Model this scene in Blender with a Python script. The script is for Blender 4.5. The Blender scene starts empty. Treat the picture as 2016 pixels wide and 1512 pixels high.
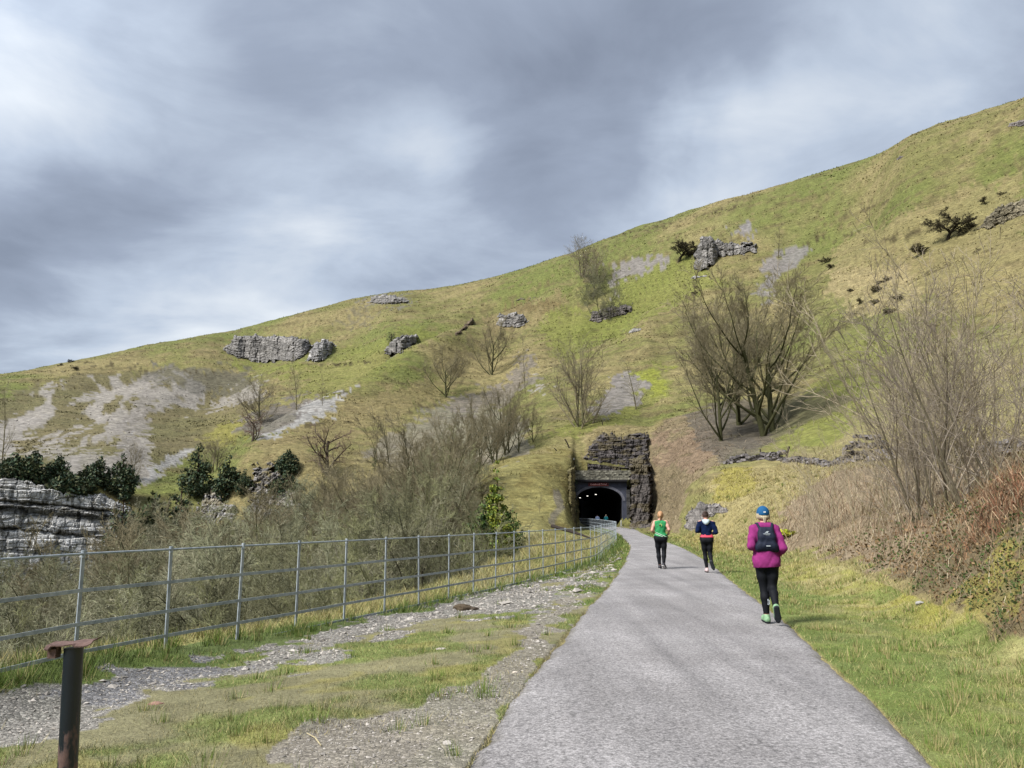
import bpy, math
import numpy as np
from mathutils import Vector, Matrix

C = bpy.context.scene.collection
scn = bpy.context.scene
R = math.radians

# ------------------------------------------------------------------ camera, sky, sun, exposure
F = 1500.0
PITCH = R(9.92)
CH = 1.55
cam_d = bpy.data.cameras.new('camera')
cam = bpy.data.objects.new('camera', cam_d)
C.objects.link(cam)
cam.location = (0, 0, CH)
cam.rotation_euler = (R(90) + PITCH, 0, 0)
cam_d.sensor_width = 36.0
cam_d.lens = 36.0 * F / 2016.0
cam_d.clip_start = 0.05
cam_d.clip_end = 5000
scn.camera = cam

SUN_EL, SUN_AZ = 47.0, 236.0          # azimuth clockwise from +Y: sun stands behind-left of the camera
sun_dir = Vector((math.sin(R(SUN_AZ)) * math.cos(R(SUN_EL)), math.cos(R(SUN_AZ)) * math.cos(R(SUN_EL)), math.sin(R(SUN_EL))))
sl = bpy.data.lights.new('sun', 'SUN')
sl.energy = 4.1
sl.angle = R(16)
sl.color = (1.0, 0.975, 0.93)
so = bpy.data.objects.new('sun', sl)
C.objects.link(so)
so.rotation_euler = sun_dir.to_track_quat('Z', 'Y').to_euler()

scn.view_settings.view_transform = 'Standard'
scn.view_settings.look = 'None'
EXPO = 0.86
scn.view_settings.exposure = EXPO
scn.view_settings.gamma = 1.0


class NT:
    """small node-tree writer"""
    def __init__(s, tree):
        s.t = tree
        s.n = tree.nodes
        s.l = tree.links

    def new(s, typ, **kw):
        nd = s.n.new(typ)
        for k, v in kw.items():
            setattr(nd, k, v)
        return nd

    def put(s, sock, v):
        if isinstance(v, bpy.types.NodeSocket):
            s.l.new(v, sock)
        elif isinstance(v, (tuple, list, np.ndarray)) and len(v) == 3 and sock.type == 'RGBA':
            sock.default_value = (*v, 1)
        else:
            sock.default_value = v

    def math(s, op, a, b=None, c=None, clamp=False):
        nd = s.new('ShaderNodeMath', operation=op, use_clamp=clamp)
        for i, v in enumerate((a, b, c)):
            if v is not None:
                s.put(nd.inputs[i], v)
        return nd.outputs[0]

    def vmath(s, op, a, b=None):
        nd = s.new('ShaderNodeVectorMath', operation=op)
        s.put(nd.inputs[0], a)
        if b is not None:
            s.put(nd.inputs[3 if op == 'SCALE' else 1], b)
        return nd.outputs[1] if op in ('LENGTH', 'DISTANCE', 'DOT_PRODUCT') else nd.outputs[0]

    def mix(s, f, a, b, blend='MIX'):
        nd = s.new('ShaderNodeMix', data_type='RGBA', blend_type=blend)
        s.put(nd.inputs[0], f)
        s.put(nd.inputs[6], a)
        s.put(nd.inputs[7], b)
        return nd.outputs[2]

    def noise(s, vec, scale, detail=3, rough=0.55, dist=0.0, col=False):
        nd = s.new('ShaderNodeTexNoise')
        if vec is not None:
            s.put(nd.inputs['Vector'], vec)
        nd.inputs['Scale'].default_value = scale
        nd.inputs['Detail'].default_value = detail
        nd.inputs['Roughness'].default_value = rough
        nd.inputs['Distortion'].default_value = dist
        return nd.outputs[1 if col else 0]

    def vor(s, vec, scale, feature='F1', out=0, rand=1.0):
        nd = s.new('ShaderNodeTexVoronoi', feature=feature)
        s.put(nd.inputs['Vector'], vec)
        nd.inputs['Scale'].default_value = scale
        nd.inputs['Randomness'].default_value = rand
        return nd.outputs[out]

    def rng(s, v, a, b, c=0.0, d=1.0, smooth=False):
        nd = s.new('ShaderNodeMapRange')
        if smooth:
            nd.interpolation_type = 'SMOOTHSTEP'
        s.put(nd.inputs[0], v)
        for i, q in enumerate((a, b, c, d)):
            s.put(nd.inputs[i + 1], q)
        return nd.outputs[0]

    def scale(s, vec, sc):
        return s.vmath('MULTIPLY', vec, sc)


def pixdir(u, v):
    a = (np.asarray(u, float) - 1008) / F
    b = (756 - np.asarray(v, float)) / F
    s, c = math.sin(PITCH), math.cos(PITCH)
    return np.stack([a, c - b * s + 0 * a, s + b * c + 0 * a], -1)


world = bpy.data.worlds.new('World')
scn.world = world
world.use_nodes = True
w = NT(world.node_tree)
w.n.clear()
out = w.new('ShaderNodeOutputWorld')
bg = w.new('ShaderNodeBackground')
bg.inputs[1].default_value = 0.1
w.l.new(bg.outputs[0], out.inputs[0])
sky = w.new('ShaderNodeTexSky', sky_type='NISHITA')
sky.sun_disc = False
sky.sun_elevation = R(SUN_EL)
sky.sun_rotation = R(SUN_AZ)
sky.dust_density = 1.5
tc = w.new('ShaderNodeTexCoord')
dirv = w.vmath('NORMALIZE', tc.outputs['Generated'])
sep = w.new('ShaderNodeSeparateXYZ')
w.l.new(dirv, sep.inputs[0])
zc = w.math('ADD', w.math('MAXIMUM', sep.outputs[2], 0.0), 0.16)
cmb = w.new('ShaderNodeCombineXYZ')
w.l.new(w.math('DIVIDE', sep.outputs[0], zc), cmb.inputs[0])
w.l.new(w.math('DIVIDE', sep.outputs[1], zc), cmb.inputs[1])
mp = w.new('ShaderNodeMapping')
w.l.new(cmb.outputs[0], mp.inputs[0])
mp.inputs['Rotation'].default_value = (0, 0, R(-35))
mp.inputs['Scale'].default_value = (0.9, 1.15, 1)
mp.inputs['Location'].default_value = (3.1, 1.7, 0)
n1 = w.noise(mp.outputs[0], 0.95, 5, 0.5, 0.25)
n2 = w.noise(mp.outputs[0], 2.4, 7, 0.56, 0.35)
nwarp = w.noise(dirv, 3.6, 5, 0.5, 0.2, col=True)
wdir = w.vmath('ADD', dirv, w.vmath('MULTIPLY', w.vmath('SUBTRACT', nwarp, (0.5, 0.5, 0.5)), (0.30, 0.30, 0.30)))
br = w.math('ADD', w.math('MULTIPLY', n1, 0.58), w.math('MULTIPLY', n2, 0.60))
# bright thin places (+) and heavy banks (-) of the cloud cover, as directions with a reach and a strength
BL = [(40, 150, .16, .28), (320, 180, .10, .12), (500, 590, .20, .26), (250, 640, .12, .10), (1420, 250, .16, .24),
      (1330, 380, .07, .14), (1680, 60, .2, .10), (1900, 200, .16, .12), (940, 20, .12, .08), (820, 350, .10, .06),
      (30, 560, .16, -.18), (330, 420, .20, -.20), (1100, 90, .22, -.14), (1180, 240, .14, -.12), (620, 280, .15, -.10),
      (150, 300, .12, -.10), (1500, 30, .10, -.07), (1120, 420, .12, -.03), (700, 500, .10, -.08)]
for (u_, v_, rad, amp) in BL:
    d_ = pixdir(u_, v_)
    d_ = d_ / np.linalg.norm(d_)
    dist = w.vmath('DISTANCE', wdir, tuple(float(q) for q in d_))
    br = w.math('MULTIPLY_ADD', w.rng(dist, 0.0, rad * 1.25, 1.0, 0.0, True), amp, br)
ramp = w.new('ShaderNodeValToRGB')
w.l.new(w.rng(br, 0.08, 0.92), ramp.inputs[0])
K = 10 / 2 ** EXPO


def srgb(r, g, b, k=1.0):
    f = lambda c: (c / 255 / 12.92 if c / 255 <= .04045 else ((c / 255 + .055) / 1.055) ** 2.4)
    return (f(r) * k, f(g) * k, f(b) * k)


els = ramp.color_ramp.elements
els[0].position = 0.0
els[0].color = (*srgb(118, 128, 148, K * 0.2), 1)
els[1].position = 1.0
els[1].color = (*srgb(240, 246, 252, K * 0.2), 1)
for p_, c_ in ((0.28, (140, 150, 168)), (0.5, (162, 173, 192)), (0.70, (194, 206, 223))):
    e = els.new(p_)
    e.color = (*srgb(*c_, K * 0.2), 1)
cl = w.vmath('SCALE', ramp.outputs[0], 5.0)
# thin, sunlit cloud round the sun behind the camera
sd = w.vmath('DOT_PRODUCT', dirv, tuple(sun_dir))
glow = w.rng(sd, 0.2, 1.0, 1.0, 2.6, True)
cl = w.vmath('SCALE', cl, glow)
skyc = w.mix(0.93, sky.outputs[0], cl)
w.l.new(skyc, bg.inputs[0])

# ------------------------------------------------------------------ noise
def _hash(i, j, seed):
    n = (i.astype(np.int64) * 374761393 + j.astype(np.int64) * 668265263 + seed * 1442695041) & 0xffffffff
    n = ((n ^ (n >> 13)) * 1274126177) & 0xffffffff
    return ((n ^ (n >> 16)) & 0xffff) / 65535.0


def vn(x, y, seed=0):
    i, j = np.floor(x), np.floor(y)
    fx, fy = x - i, y - j
    fx, fy = fx * fx * (3 - 2 * fx), fy * fy * (3 - 2 * fy)
    a, b, c, d = _hash(i, j, seed), _hash(i + 1, j, seed), _hash(i, j + 1, seed), _hash(i + 1, j + 1, seed)
    return (a * (1 - fx) + b * fx) * (1 - fy) + (c * (1 - fx) + d * fx) * fy


def fbm(x, y, oct=4, seed=0):
    x, y = np.asarray(x, float), np.asarray(y, float)
    s, a, t = 0, 1.0, 0
    for o in range(oct):
        s = s + a * vn(x * 2 ** o + 17.3 * o, y * 2 ** o - 9.1 * o, seed + o)
        t += a
        a *= 0.5
    return s / t


def sm(a, b, x):
    t = np.clip((x - a) / (b - a), 0, 1)
    return t * t * (3 - 2 * t)


# ------------------------------------------------------------------ mesh helpers
def link_mesh(name, V, faces, mat=None, parent=None, smooth=False, cols=None, loops=None):
    """faces: (n,3) or (n,4) array, or list of arrays; cols: per-vertex rgb"""
    me = bpy.data.meshes.new(name)
    V = np.asarray(V, np.float32)
    fl = faces if isinstance(faces, list) and np.ndim(faces[0]) == 2 else [np.asarray(faces)]
    fl = [np.asarray(f, np.int32) for f in fl if len(f)]
    me.vertices.add(len(V))
    me.vertices.foreach_set('co', V.ravel())
    idx = np.concatenate([f.ravel() for f in fl])
    tot = np.concatenate([np.full(len(f), f.shape[1], np.int32) for f in fl])
    st = np.concatenate([[0], np.cumsum(tot)[:-1]]).astype(np.int32)
    me.loops.add(len(idx))
    me.loops.foreach_set('vertex_index', idx)
    me.polygons.add(len(tot))
    me.polygons.foreach_set('loop_start', st)
    me.polygons.foreach_set('use_smooth', np.full(len(tot), smooth, bool))
    me.update(calc_edges=True)
    me.validate()
    if cols is not None:
        at = me.attributes.new('alb', 'FLOAT_COLOR', 'POINT')
        c4 = np.ones((len(V), 4), np.float32)
        c4[:, :3] = cols
        at.data.foreach_set('color', c4.ravel())
    o = bpy.data.objects.new(name, me)
    if mat:
        me.materials.append(mat)
    C.objects.link(o)
    if parent:
        o.parent = parent
    return o


def tag(o, label=None, cat=None, group=None, kind=None):
    if label: o['label'] = label
    if cat: o['category'] = cat
    if group: o['group'] = group
    if kind: o['kind'] = kind
    return o


def thing(name, label, cat, loc=(0, 0, 0), rz=0, group=None):
    o = bpy.data.objects.new(name, None)
    o.empty_display_size = 0.2
    C.objects.link(o)
    o.location = loc
    o.rotation_euler = (0, 0, rz)
    return tag(o, label, cat, group)


CUBE = np.array([[-1, -1, -1], [1, -1, -1], [1, 1, -1], [-1, 1, -1], [-1, -1, 1], [1, -1, 1], [1, 1, 1], [-1, 1, 1]], float) * .5
CF = np.array([[0, 3, 2, 1], [4, 5, 6, 7], [0, 1, 5, 4], [1, 2, 6, 5], [2, 3, 7, 6], [3, 0, 4, 7]])


class MB:
    def __init__(s):
        s.V, s.Fq, s.Ft, s.c, s.n = [], [], [], [], 0

    def add(s, V, F, col=None):
        V = np.asarray(V, float)
        F = np.asarray(F)
        s.V.append(V)
        (s.Fq if F.shape[1] == 4 else s.Ft).append(F + s.n)
        s.c.append(np.tile(np.asarray(col if col is not None else (1, 1, 1), float), (len(V), 1)) if np.ndim(col) < 2 else col)
        s.n += len(V)

    def box(s, c, size, rz=0, col=None, jit=0, rg=None, tilt=0):
        v = CUBE * np.asarray(size)
        if jit:
            v = v + rg.uniform(-jit, jit, (8, 3)) * np.asarray(size)
        if tilt:
            ct, st = math.cos(tilt), math.sin(tilt)
            v = v @ np.array([[ct, 0, st], [0, 1, 0], [-st, 0, ct]])
        ca, sa = math.cos(rz), math.sin(rz)
        v = v @ np.array([[ca, sa, 0], [-sa, ca, 0], [0, 0, 1]])
        s.add(v + np.asarray(c), CF, col)

    def tube(s, P, r, k=8, col=None, caps=True):
        P = np.asarray(P, float)
        r = np.broadcast_to(np.asarray(r, float), (len(P),))
        V, Fc = tubes(P[None], r[None], k)
        s.add(V, Fc, col)
        if caps:
            for e, rr in ((0, 1), (len(P) - 1, -1)):
                ring = V[e * k:(e + 1) * k]
                cc = ring.mean(0)
                i = np.arange(k)
                f = np.stack([np.full(k, k), (i + 1) % k, i], 1) if rr == 1 else np.stack([np.full(k, k), i, (i + 1) % k], 1)
                s.add(np.vstack([ring, cc]), f, col)

    def build(s, name, mat, parent=None, smooth=False):
        V = np.vstack(s.V)
        fl = []
        if s.Fq: fl.append(np.vstack(s.Fq))
        if s.Ft: fl.append(np.vstack(s.Ft))
        return link_mesh(name, V, fl, mat, parent, smooth, np.vstack(s.c))


def tubes(P, r, k):
    """P (B,n,3), r (B,n): B open tubes with k sides, as quads"""
    B, n, _ = P.shape
    T = np.gradient(P, axis=1)
    T /= np.linalg.norm(T, axis=2, keepdims=True) + 1e-9
    ref = np.where(np.abs(T[:, :1, 2:3]) > .8, np.array([1., 0, 0]), np.array([0, 0, 1.]))
    U = np.cross(T, np.broadcast_to(ref, T.shape))
    U /= np.linalg.norm(U, axis=2, keepdims=True) + 1e-9
    W = np.cross(T, U)
    a = np.arange(k) * 2 * np.pi / k
    V = P[:, :, None] + r[:, :, None, None] * (np.cos(a)[None, None, :, None] * U[:, :, None] + np.sin(a)[None, None, :, None] * W[:, :, None])
    b, i, j = np.meshgrid(np.arange(B), np.arange(n - 1), np.arange(k), indexing='ij')
    o = b * n * k
    f = np.stack([o + i * k + j, o + i * k + (j + 1) % k, o + (i + 1) * k + (j + 1) % k, o + (i + 1) * k + j], -1).reshape(-1, 4)
    return V.reshape(-1, 3), f


# ------------------------------------------------------------------ terrain height
def ground_of(u, v, z=0.0):
    d = pixdir(u, v)
    t = (z - CH) / d[..., 2]
    return d * t[..., None] + np.array([0, 0, CH])


pl = ground_of(np.array([915, 1070, 1155, 1200, 1231, 1240, 1226, 1213]), np.array([1512, 1300, 1200, 1150, 1100, 1075, 1060, 1049]))
pr = ground_of(np.array([1845, 1740, 1630, 1555, 1450, 1385, 1335, 1290, 1263]), np.array([1512, 1400, 1300, 1230, 1150, 1100, 1075, 1060, 1050]))
LY = np.concatenate([[-60, 0, 3], pl[:, 1], [95, 112, 200]])
LX = np.concatenate([[-9, -1.3, -.7], pl[:, 0], [11.6, 11.8, 11.6]])
RY = np.concatenate([[-60, 0, 3], pr[:, 1], [95, 112, 200]])
RX = np.concatenate([[-6, 1.75, 2.3], pr[:, 0], [14.7, 14.9, 14.7]])


def pchip(x, y, q):
    h = np.diff(x)
    dl = np.diff(y) / h
    m = np.zeros_like(y)
    s = np.sign(dl[:-1]) * np.sign(dl[1:]) > 0
    w1, w2 = 2 * h[1:] + h[:-1], h[1:] + 2 * h[:-1]
    with np.errstate(divide='ignore', invalid='ignore'):
        hm = (w1 + w2) / (w1 / dl[:-1] + w2 / dl[1:])
    m[1:-1] = np.where(s, hm, 0)
    m[0], m[-1] = dl[0], dl[-1]
    i = np.clip(np.searchsorted(x, q) - 1, 0, len(x) - 2)
    t = np.clip((q - x[i]) / h[i], 0, 1)
    t2, t3 = t * t, t * t * t
    return (2 * t3 - 3 * t2 + 1) * y[i] + (t3 - 2 * t2 + t) * h[i] * m[i] + (-2 * t3 + 3 * t2) * y[i + 1] + (t3 - t2) * h[i] * m[i + 1]


def edgeL(y): return pchip(LY, LX, y)
def edgeR(y): return pchip(RY, RX, y)
def pathz(y): return 0.2 * sm(60, 115, y)


fn = np.arange(-7, 17)
ft2 = 1.17 * (fn + 7.34)
un = {-1: 0, 0: 168, 1: 341, 2: 478, 3: 590, 4: 683, 5: 761, 6: 827, 7: 885, 8: 933, 9: 976, 10: 1012, 11: 1043, 12: 1069, 13: 1093, 14: 1113, 15: 1130, 16: 1144}
P0 = np.array([(-5.0, 7.42 / .985 + .06)] + [((un[k] - 1008) / F * 1.17 * (k + 7.34), (1.17 * (k + 7.34) + .06) / .985) for k in range(0, 17)])
P1 = np.array([(2.95, 29.0), (4.25, 36), (5.5, 43), (6.6, 49.5), (7.65, 57), (8.5, 65), (9.2, 75), (9.7, 88), (9.9, 101), (9.85, 113)])
lead = [P0[0] + (P0[0] - P0[2]) * .5 * k for k in (3, 2, 1)]
ctrl = np.vstack([lead, P0, P1])
seg = np.concatenate([[0], np.cumsum(np.linalg.norm(np.diff(ctrl, axis=0), axis=1))])
_o = np.argsort(ctrl[:, 1])


def fenceX(y): return np.interp(y, ctrl[_o, 1], ctrl[_o, 0])


# profiles: column u -> list of (distance, v) or (distance, None, z)
Z = lambda D, z: (D, None, z)
PROF = {
    -1900: [Z(6, 0), Z(9, -.6), Z(20, -6), Z(60, -14), Z(140, -15), Z(150, 8), Z(220, 25), Z(380, 62)],
    -400: [Z(7, 0), Z(9, -.3), Z(11, -1.2), Z(25, -7), Z(60, -14), Z(142, -15), Z(149, 8), Z(210, 24), (375, 800)],
    0: [Z(7.5, 0), (10, 1262), Z(12, -1.3), Z(22, -6), Z(55, -14), Z(144, -15), (150, 960), (156, 935), (190, 895), (250, 835), (370, 741)],
    120: [Z(8, 0), (10.5, 1250), Z(12.5, -1.3), Z(22, -6), Z(55, -14), Z(144, -15), (150, 965), (157, 935), (200, 880), (270, 800), (375, 719)],
    250: [Z(8.5, 0), (11, 1240), Z(13, -1.3), Z(22, -6), Z(55, -13), Z(140, -13), (150, 1010), (162, 935), (220, 850), (290, 770), (380, 690)],
    400: [Z(9, 0), (12, 1222), Z(14.5, -1.4), Z(24, -6), Z(55, -11), Z(120, -11), (148, 1020), (162, 945), (195, 895), (270, 800), (385, 663)],
    500: [Z(10, 0), (13, 1208), Z(15.5, -1.4), Z(25, -6), Z(55, -10), Z(110, -10), (138, 1000), (146, 905), (160, 880), (185, 862), (250, 800), (330, 700), (388, 640)],
    600: [Z(11, 0), (14.5, 1188), Z(17, -1.4), Z(27, -6), Z(55, -9), Z(105, -8), (130, 1000), (142, 905), (160, 860), (185, 825), (230, 785), (300, 700), (386, 612)],
    700: [Z(12, 0), (17, 1170), Z(20, -1.4), Z(30, -5.5), Z(55, -8), Z(95, -6), (130, 960), (150, 880), (175, 825), (205, 768), (250, 730), (300, 665), (382, 590)],
    770: [Z(13, 0), (19, 1158), Z(22, -1.3), Z(30, -5), Z(55, -7), Z(90, -4), (130, 950), (155, 870), (190, 790), (240, 700), (300, 620), (335, 590), (376, 577)],
    880: [Z(15, 0), (23, 1130), Z(26, -1.4), Z(36, -4), Z(58, -6), Z(90, -2), (122, 950), (150, 885), (190, 790), (240, 690), (300, 610), (368, 569)],
    970: [Z(20, 0), (31, 1096), Z(34, -1.4), Z(45, -3.5), Z(62, -4), (85, 1015), (103, 935), (112, 918), (122, 908), (150, 865), (200, 760), (260, 660), (360, 548)],
    1050: [Z(30, 0), Z(60, 0), (75, 1038), (90, 1000), (103, 920), (111, 898), (118, 893), (132, 868), (160, 800), (250, 640), (350, 526)],
    1108: [Z(60, 0), Z(85, .2), (88, 1014), (102, 955), (110, 908), (117, 892), (130, 862), (155, 800), (230, 660), (340, 508)],
    1127.5: [Z(60, 0), Z(84, .2), (96, 1018), (106, 965), (112.5, 910), (120, 885), (130, 858), (155, 798), (230, 658), (337, 503)],
    1132: [Z(60, 0), Z(105, .2), Z(114.5, .25), (117.3, 917), (119.5, 897), (126, 872), (134, 845), (155, 790), (230, 650), (336, 501)],
    1180: [Z(60, 0), Z(105, .2), Z(116.8, .25), (118.0, 925), (120.5, 895), (126, 855), (134, 835), (155, 785), (230, 640), (330, 480)],
    1238: [Z(60, 0), Z(105, .2), Z(115.6, .25), (118.2, 925), (121, 890), (126, 853), (136, 822), (155, 775), (230, 620), (325, 458)],
    1275: [Z(60, 0), Z(95, .3), Z(108, .5), (112, 960), (115, 930), (120, 885), (127, 850), (138, 815), (160, 745), (230, 600), (322, 447)],
    1310: [Z(55, 0), Z(78, .1), Z(88, .4), (98, 1000), (108, 935), (118, 870), (128, 832), (150, 765), (220, 610), (319, 436)],
    1350: [Z(48, 0), Z(58, .1), (64, 1038), (72, 990), (88, 940), (110, 872), (135, 800), (150, 755), (220, 590), (317, 422)],
    1400: [Z(36, 0), Z(42, .15), (47, 1068), (56, 1010), (63, 965), (74, 930), (92, 893), (112, 852), (140, 770), (210, 590), (312, 407)],
    1500: [Z(24, 0), Z(28, .1), (33, 1083), (42, 1025), (55, 965), (68, 928), (76, 908), (93, 883), (108, 850), (150, 735), (210, 560), (300, 380)],
    1600: [Z(19, 0), (22, 1118), (26, 1095), (34, 1040), (46, 982), (58, 932), (68, 907), (80, 885), (110, 800), (160, 660), (220, 500), (290, 351)],
    1700: [Z(15, 0), (17.5, 1147), (21, 1105), (28, 1040), (39, 970), (52, 917), (62, 893), (85, 835), (110, 760), (160, 610), (220, 440), (280, 319)],
    1800: [Z(12.5, 0), (14.5, 1175), (17, 1125), (21, 1070), (29, 1000), (41, 945), (55, 897), (80, 825), (110, 730), (160, 565), (270, 283)],
    1900: [Z(10.5, 0), (12, 1205), (13.7, 1135), (16.3, 1030), (19, 1000), (28, 982), (41, 935), (55, 890), (80, 795), (110, 690), (160, 520), (260, 247)],
    2016: [Z(9.5, 0), (10.6, 1220), (12.2, 1110), (14.2, 985), (16.2, 940), (19, 935), (28, 945), (42, 905), (58, 860), (80, 770), (110, 650), (160, 455), (250, 208)],
    2300: [Z(8, 0), Z(9.3, .6), Z(12, 2.2), Z(15, 2.8), Z(20, 3.0), Z(28, 4), Z(50, 9.5), Z(80, 22), Z(160, 68), Z(240, 130)],
    3800: [Z(6, 0), Z(8, 1), Z(11, 2.6), Z(20, 4), Z(50, 13), Z(100, 36), Z(200, 100), Z(240, 118)],
}


def build_cols():
    cols = []
    for u, kn in sorted(PROF.items()):
        D, A, zz = [0.3], [math.atan2(u - 1008, F)], [0.0]
        for k in kn:
            if k[1] is None:
                D.append(k[0]); zz.append(k[2])
                a0 = math.atan2((u - 1008) / F, math.cos(PITCH) + .172 * .172)
                A.append(a0)
            else:
                d = pixdir(u, k[1])
                hd = math.hypot(d[0], d[1])
                D.append(k[0]); zz.append(CH + k[0] * d[2] / hd)
                A.append(math.atan2(d[0], d[1]))
        A[0] = A[1]
        zl, Dl = zz[-1], D[-1]
        for m_, q in ((1.12, 1.035), (1.3, 1.03), (1.7, .9), (3.5, .6)):
            D.append(Dl * m_); zz.append(zl * q); A.append(A[-1])
        cols.append((np.array(D), np.array(zz), np.array(A)))
    return cols


COLS = build_cols()
RING = [0.5]
while RING[-1] < 820:
    RING.append(RING[-1] * 1.0085 if RING[-1] < 400 else RING[-1] * 1.02)
RING = np.array(RING)
azf = np.radians(np.concatenate([np.arange(-180, -70, 5), np.arange(-70, -41, 1.0), np.arange(-41, 41, .125), np.arange(41, 70, 1.0), np.arange(70, 180.1, 5)]))
nA, nR = len(azf), len(RING)


def base_z():
    lr = np.log(RING)
    zj = np.stack([pchip(np.log(D), zz, lr) for D, zz, A in COLS], 1)
    aj = np.stack([np.interp(lr, np.log(D), A) for D, zz, A in COLS], 1)
    H = np.zeros((nR, nA))
    for i in range(nR):
        a = np.concatenate([[-np.pi * 1.001], aj[i], [np.pi * 1.001]])
        back = 0.5 * (zj[i, 0] + zj[i, -1])
        z = np.concatenate([[back], zj[i], [back]])
        H[i] = pchip(a, z, azf)
    return H


GH = base_z()
GX = RING[:, None] * np.sin(azf)[None]
GY = RING[:, None] * np.cos(azf)[None]
eL, eR = edgeL(GY), edgeR(GY)
dl = np.maximum(eL - GX, 0)
dr = np.maximum(GX - eR, 0)
dpath = np.maximum(dl, dr)
hillm = sm(2.0, 14, dpath)
relief = (fbm(GX / 9, GY / 9, 4, 3) - .5) * 1.3 * sm(8, 40, dpath) * sm(20, 90, RING)[:, None] \
    + (fbm(GX / 35, GY / 35, 3, 8) - .5) * 2.5 * sm(170, 260, RING)[:, None] \
    + (fbm(GX / 1.1, GY / 1.1, 4, 5) - .5) * .30 * sm(1.2, 5, dr) \
    + (fbm(GX / .5, GY / .5, 3, 6) - .5) * .05 * sm(.1, 1.0, dpath) \
    + (fbm(GX / 2.6, GY / 2.6, 3, 11) - .5) * .9 * sm(4, 16, dr) * sm(140, 60, RING)[:, None]
flat = sm(.3, 1.6, dr) * (dr > 0) + sm(.3, 3.0, dl) * (dl > 0)
pz = pathz(GY)
inrange = sm(150, 118, RING)[:, None]
blend = 1 - (1 - flat) * (RING[:, None] < 117) * (GY > -50)
GH = pz * (1 - blend) + (GH + relief) * blend - .2 * sm(0, .95, dl / np.maximum(edgeL(GY) - fenceX(GY), .8)) * (RING[:, None] < 110)
GH = np.where((dpath <= 0) & (GY < 117) & (GY > -50), pz - .03, GH)


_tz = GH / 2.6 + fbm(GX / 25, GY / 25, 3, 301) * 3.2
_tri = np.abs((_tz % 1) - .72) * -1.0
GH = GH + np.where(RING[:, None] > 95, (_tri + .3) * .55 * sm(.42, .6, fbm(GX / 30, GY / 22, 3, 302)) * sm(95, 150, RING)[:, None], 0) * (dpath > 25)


def gi(G, x, y):
    x, y = np.asarray(x, float), np.asarray(y, float)
    D = np.clip(np.hypot(x, y), RING[0], RING[-1] * .999)
    a = np.arctan2(x, y)
    i = np.clip(np.searchsorted(RING, D) - 1, 0, nR - 2)
    j = np.clip(np.searchsorted(azf, a) - 1, 0, nA - 2)
    fi = (D - RING[i]) / (RING[i + 1] - RING[i])
    fj = (a - azf[j]) / (azf[j + 1] - azf[j])
    if G.ndim == 3:
        fi, fj = fi[..., None], fj[..., None]
    return (G[i, j] * (1 - fj) + G[i, j + 1] * fj) * (1 - fi) + (G[i + 1, j] * (1 - fj) + G[i + 1, j + 1] * fj) * fi


def H(x, y): return gi(GH, x, y)


def hit(u, v, Dmin=3.0):
    """where the sight line through photo pixel (u, v) meets the ground"""
    d = pixdir(u, v)
    hd = np.hypot(d[..., 0], d[..., 1])
    a, te = np.arctan2(d[..., 0], d[..., 1]), d[..., 2] / hd
    j = np.clip(np.searchsorted(azf, a) - 1, 0, nA - 2)
    fj = (a - azf[j]) / (azf[j + 1] - azf[j])
    z = GH[:, j] * (1 - fj) + GH[:, j + 1] * fj
    ray = CH + RING.reshape(-1, *([1] * np.ndim(a))) * te
    ok = (z >= ray) & (RING.reshape(-1, *([1] * np.ndim(a))) > Dmin)
    i = np.argmax(ok, 0)
    miss = ~ok.any(0)
    D = RING[i]
    D = np.where(miss, np.nan, D)
    return np.stack([D * np.sin(a), D * np.cos(a), CH + D * te], -1)


def hit1(u, v, Dmin=3.0):
    return hit(np.array([u]), np.array([v]), Dmin)[0]


def proj(x, y, z):
    s, c = math.sin(PITCH), math.cos(PITCH)
    zz = z - CH
    dep = y * c + zz * s
    up = -y * s + zz * c
    dep = np.where(dep > .01, dep, np.nan)
    return 1008 + F * x / dep, 756 - F * up / dep


def inpoly(u, v, poly):
    poly = np.asarray(poly, float)
    ins = np.zeros(np.shape(u), bool)
    for k in range(len(poly)):
        (x1, y1), (x2, y2) = poly[k], poly[(k + 1) % len(poly)]
        c = ((y1 > v) != (y2 > v)) & (u < (x2 - x1) * (v - y1) / (y2 - y1 + 1e-9) + x1)
        ins ^= c
    return ins

# spurs and gullies running down the hill
def _spur(pts, hgt, wid, side=.6):
    global GH
    W = hit(np.array([q_[0] for q_ in pts], float), np.array([q_[1] for q_ in pts], float), 60)
    W = W[np.isfinite(W[:, 0])]
    best = np.full(GX.shape, 1e9)
    sgn = np.zeros(GX.shape)
    env = np.zeros(GX.shape)
    n_ = len(W) - 1
    for k in range(n_):
        a_, b_ = W[k, :2], W[k + 1, :2]
        e = b_ - a_
        t_ = np.clip(((GX - a_[0]) * e[0] + (GY - a_[1]) * e[1]) / (e @ e), 0, 1)
        dx, dy = GX - a_[0] - t_ * e[0], GY - a_[1] - t_ * e[1]
        d_ = np.hypot(dx, dy)
        m_ = d_ < best
        best = np.where(m_, d_, best)
        sgn = np.where(m_, np.sign(e[0] * dy - e[1] * dx), sgn)
        env = np.where(m_, np.sin(np.pi * np.clip((k + t_) / n_, .04, .96)) ** .5, env)
    wob_ = 1 + (fbm(GX / 12, GY / 12, 3, 77) - .5) * .6
    bd = best * wob_
    GH = GH + env * hgt * (np.exp(-(bd / wid) ** 2) - side * np.exp(-((bd - wid * 1.7) / (wid * .8)) ** 2) * (sgn < 0)) * (RING[:, None] > 118)


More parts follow.
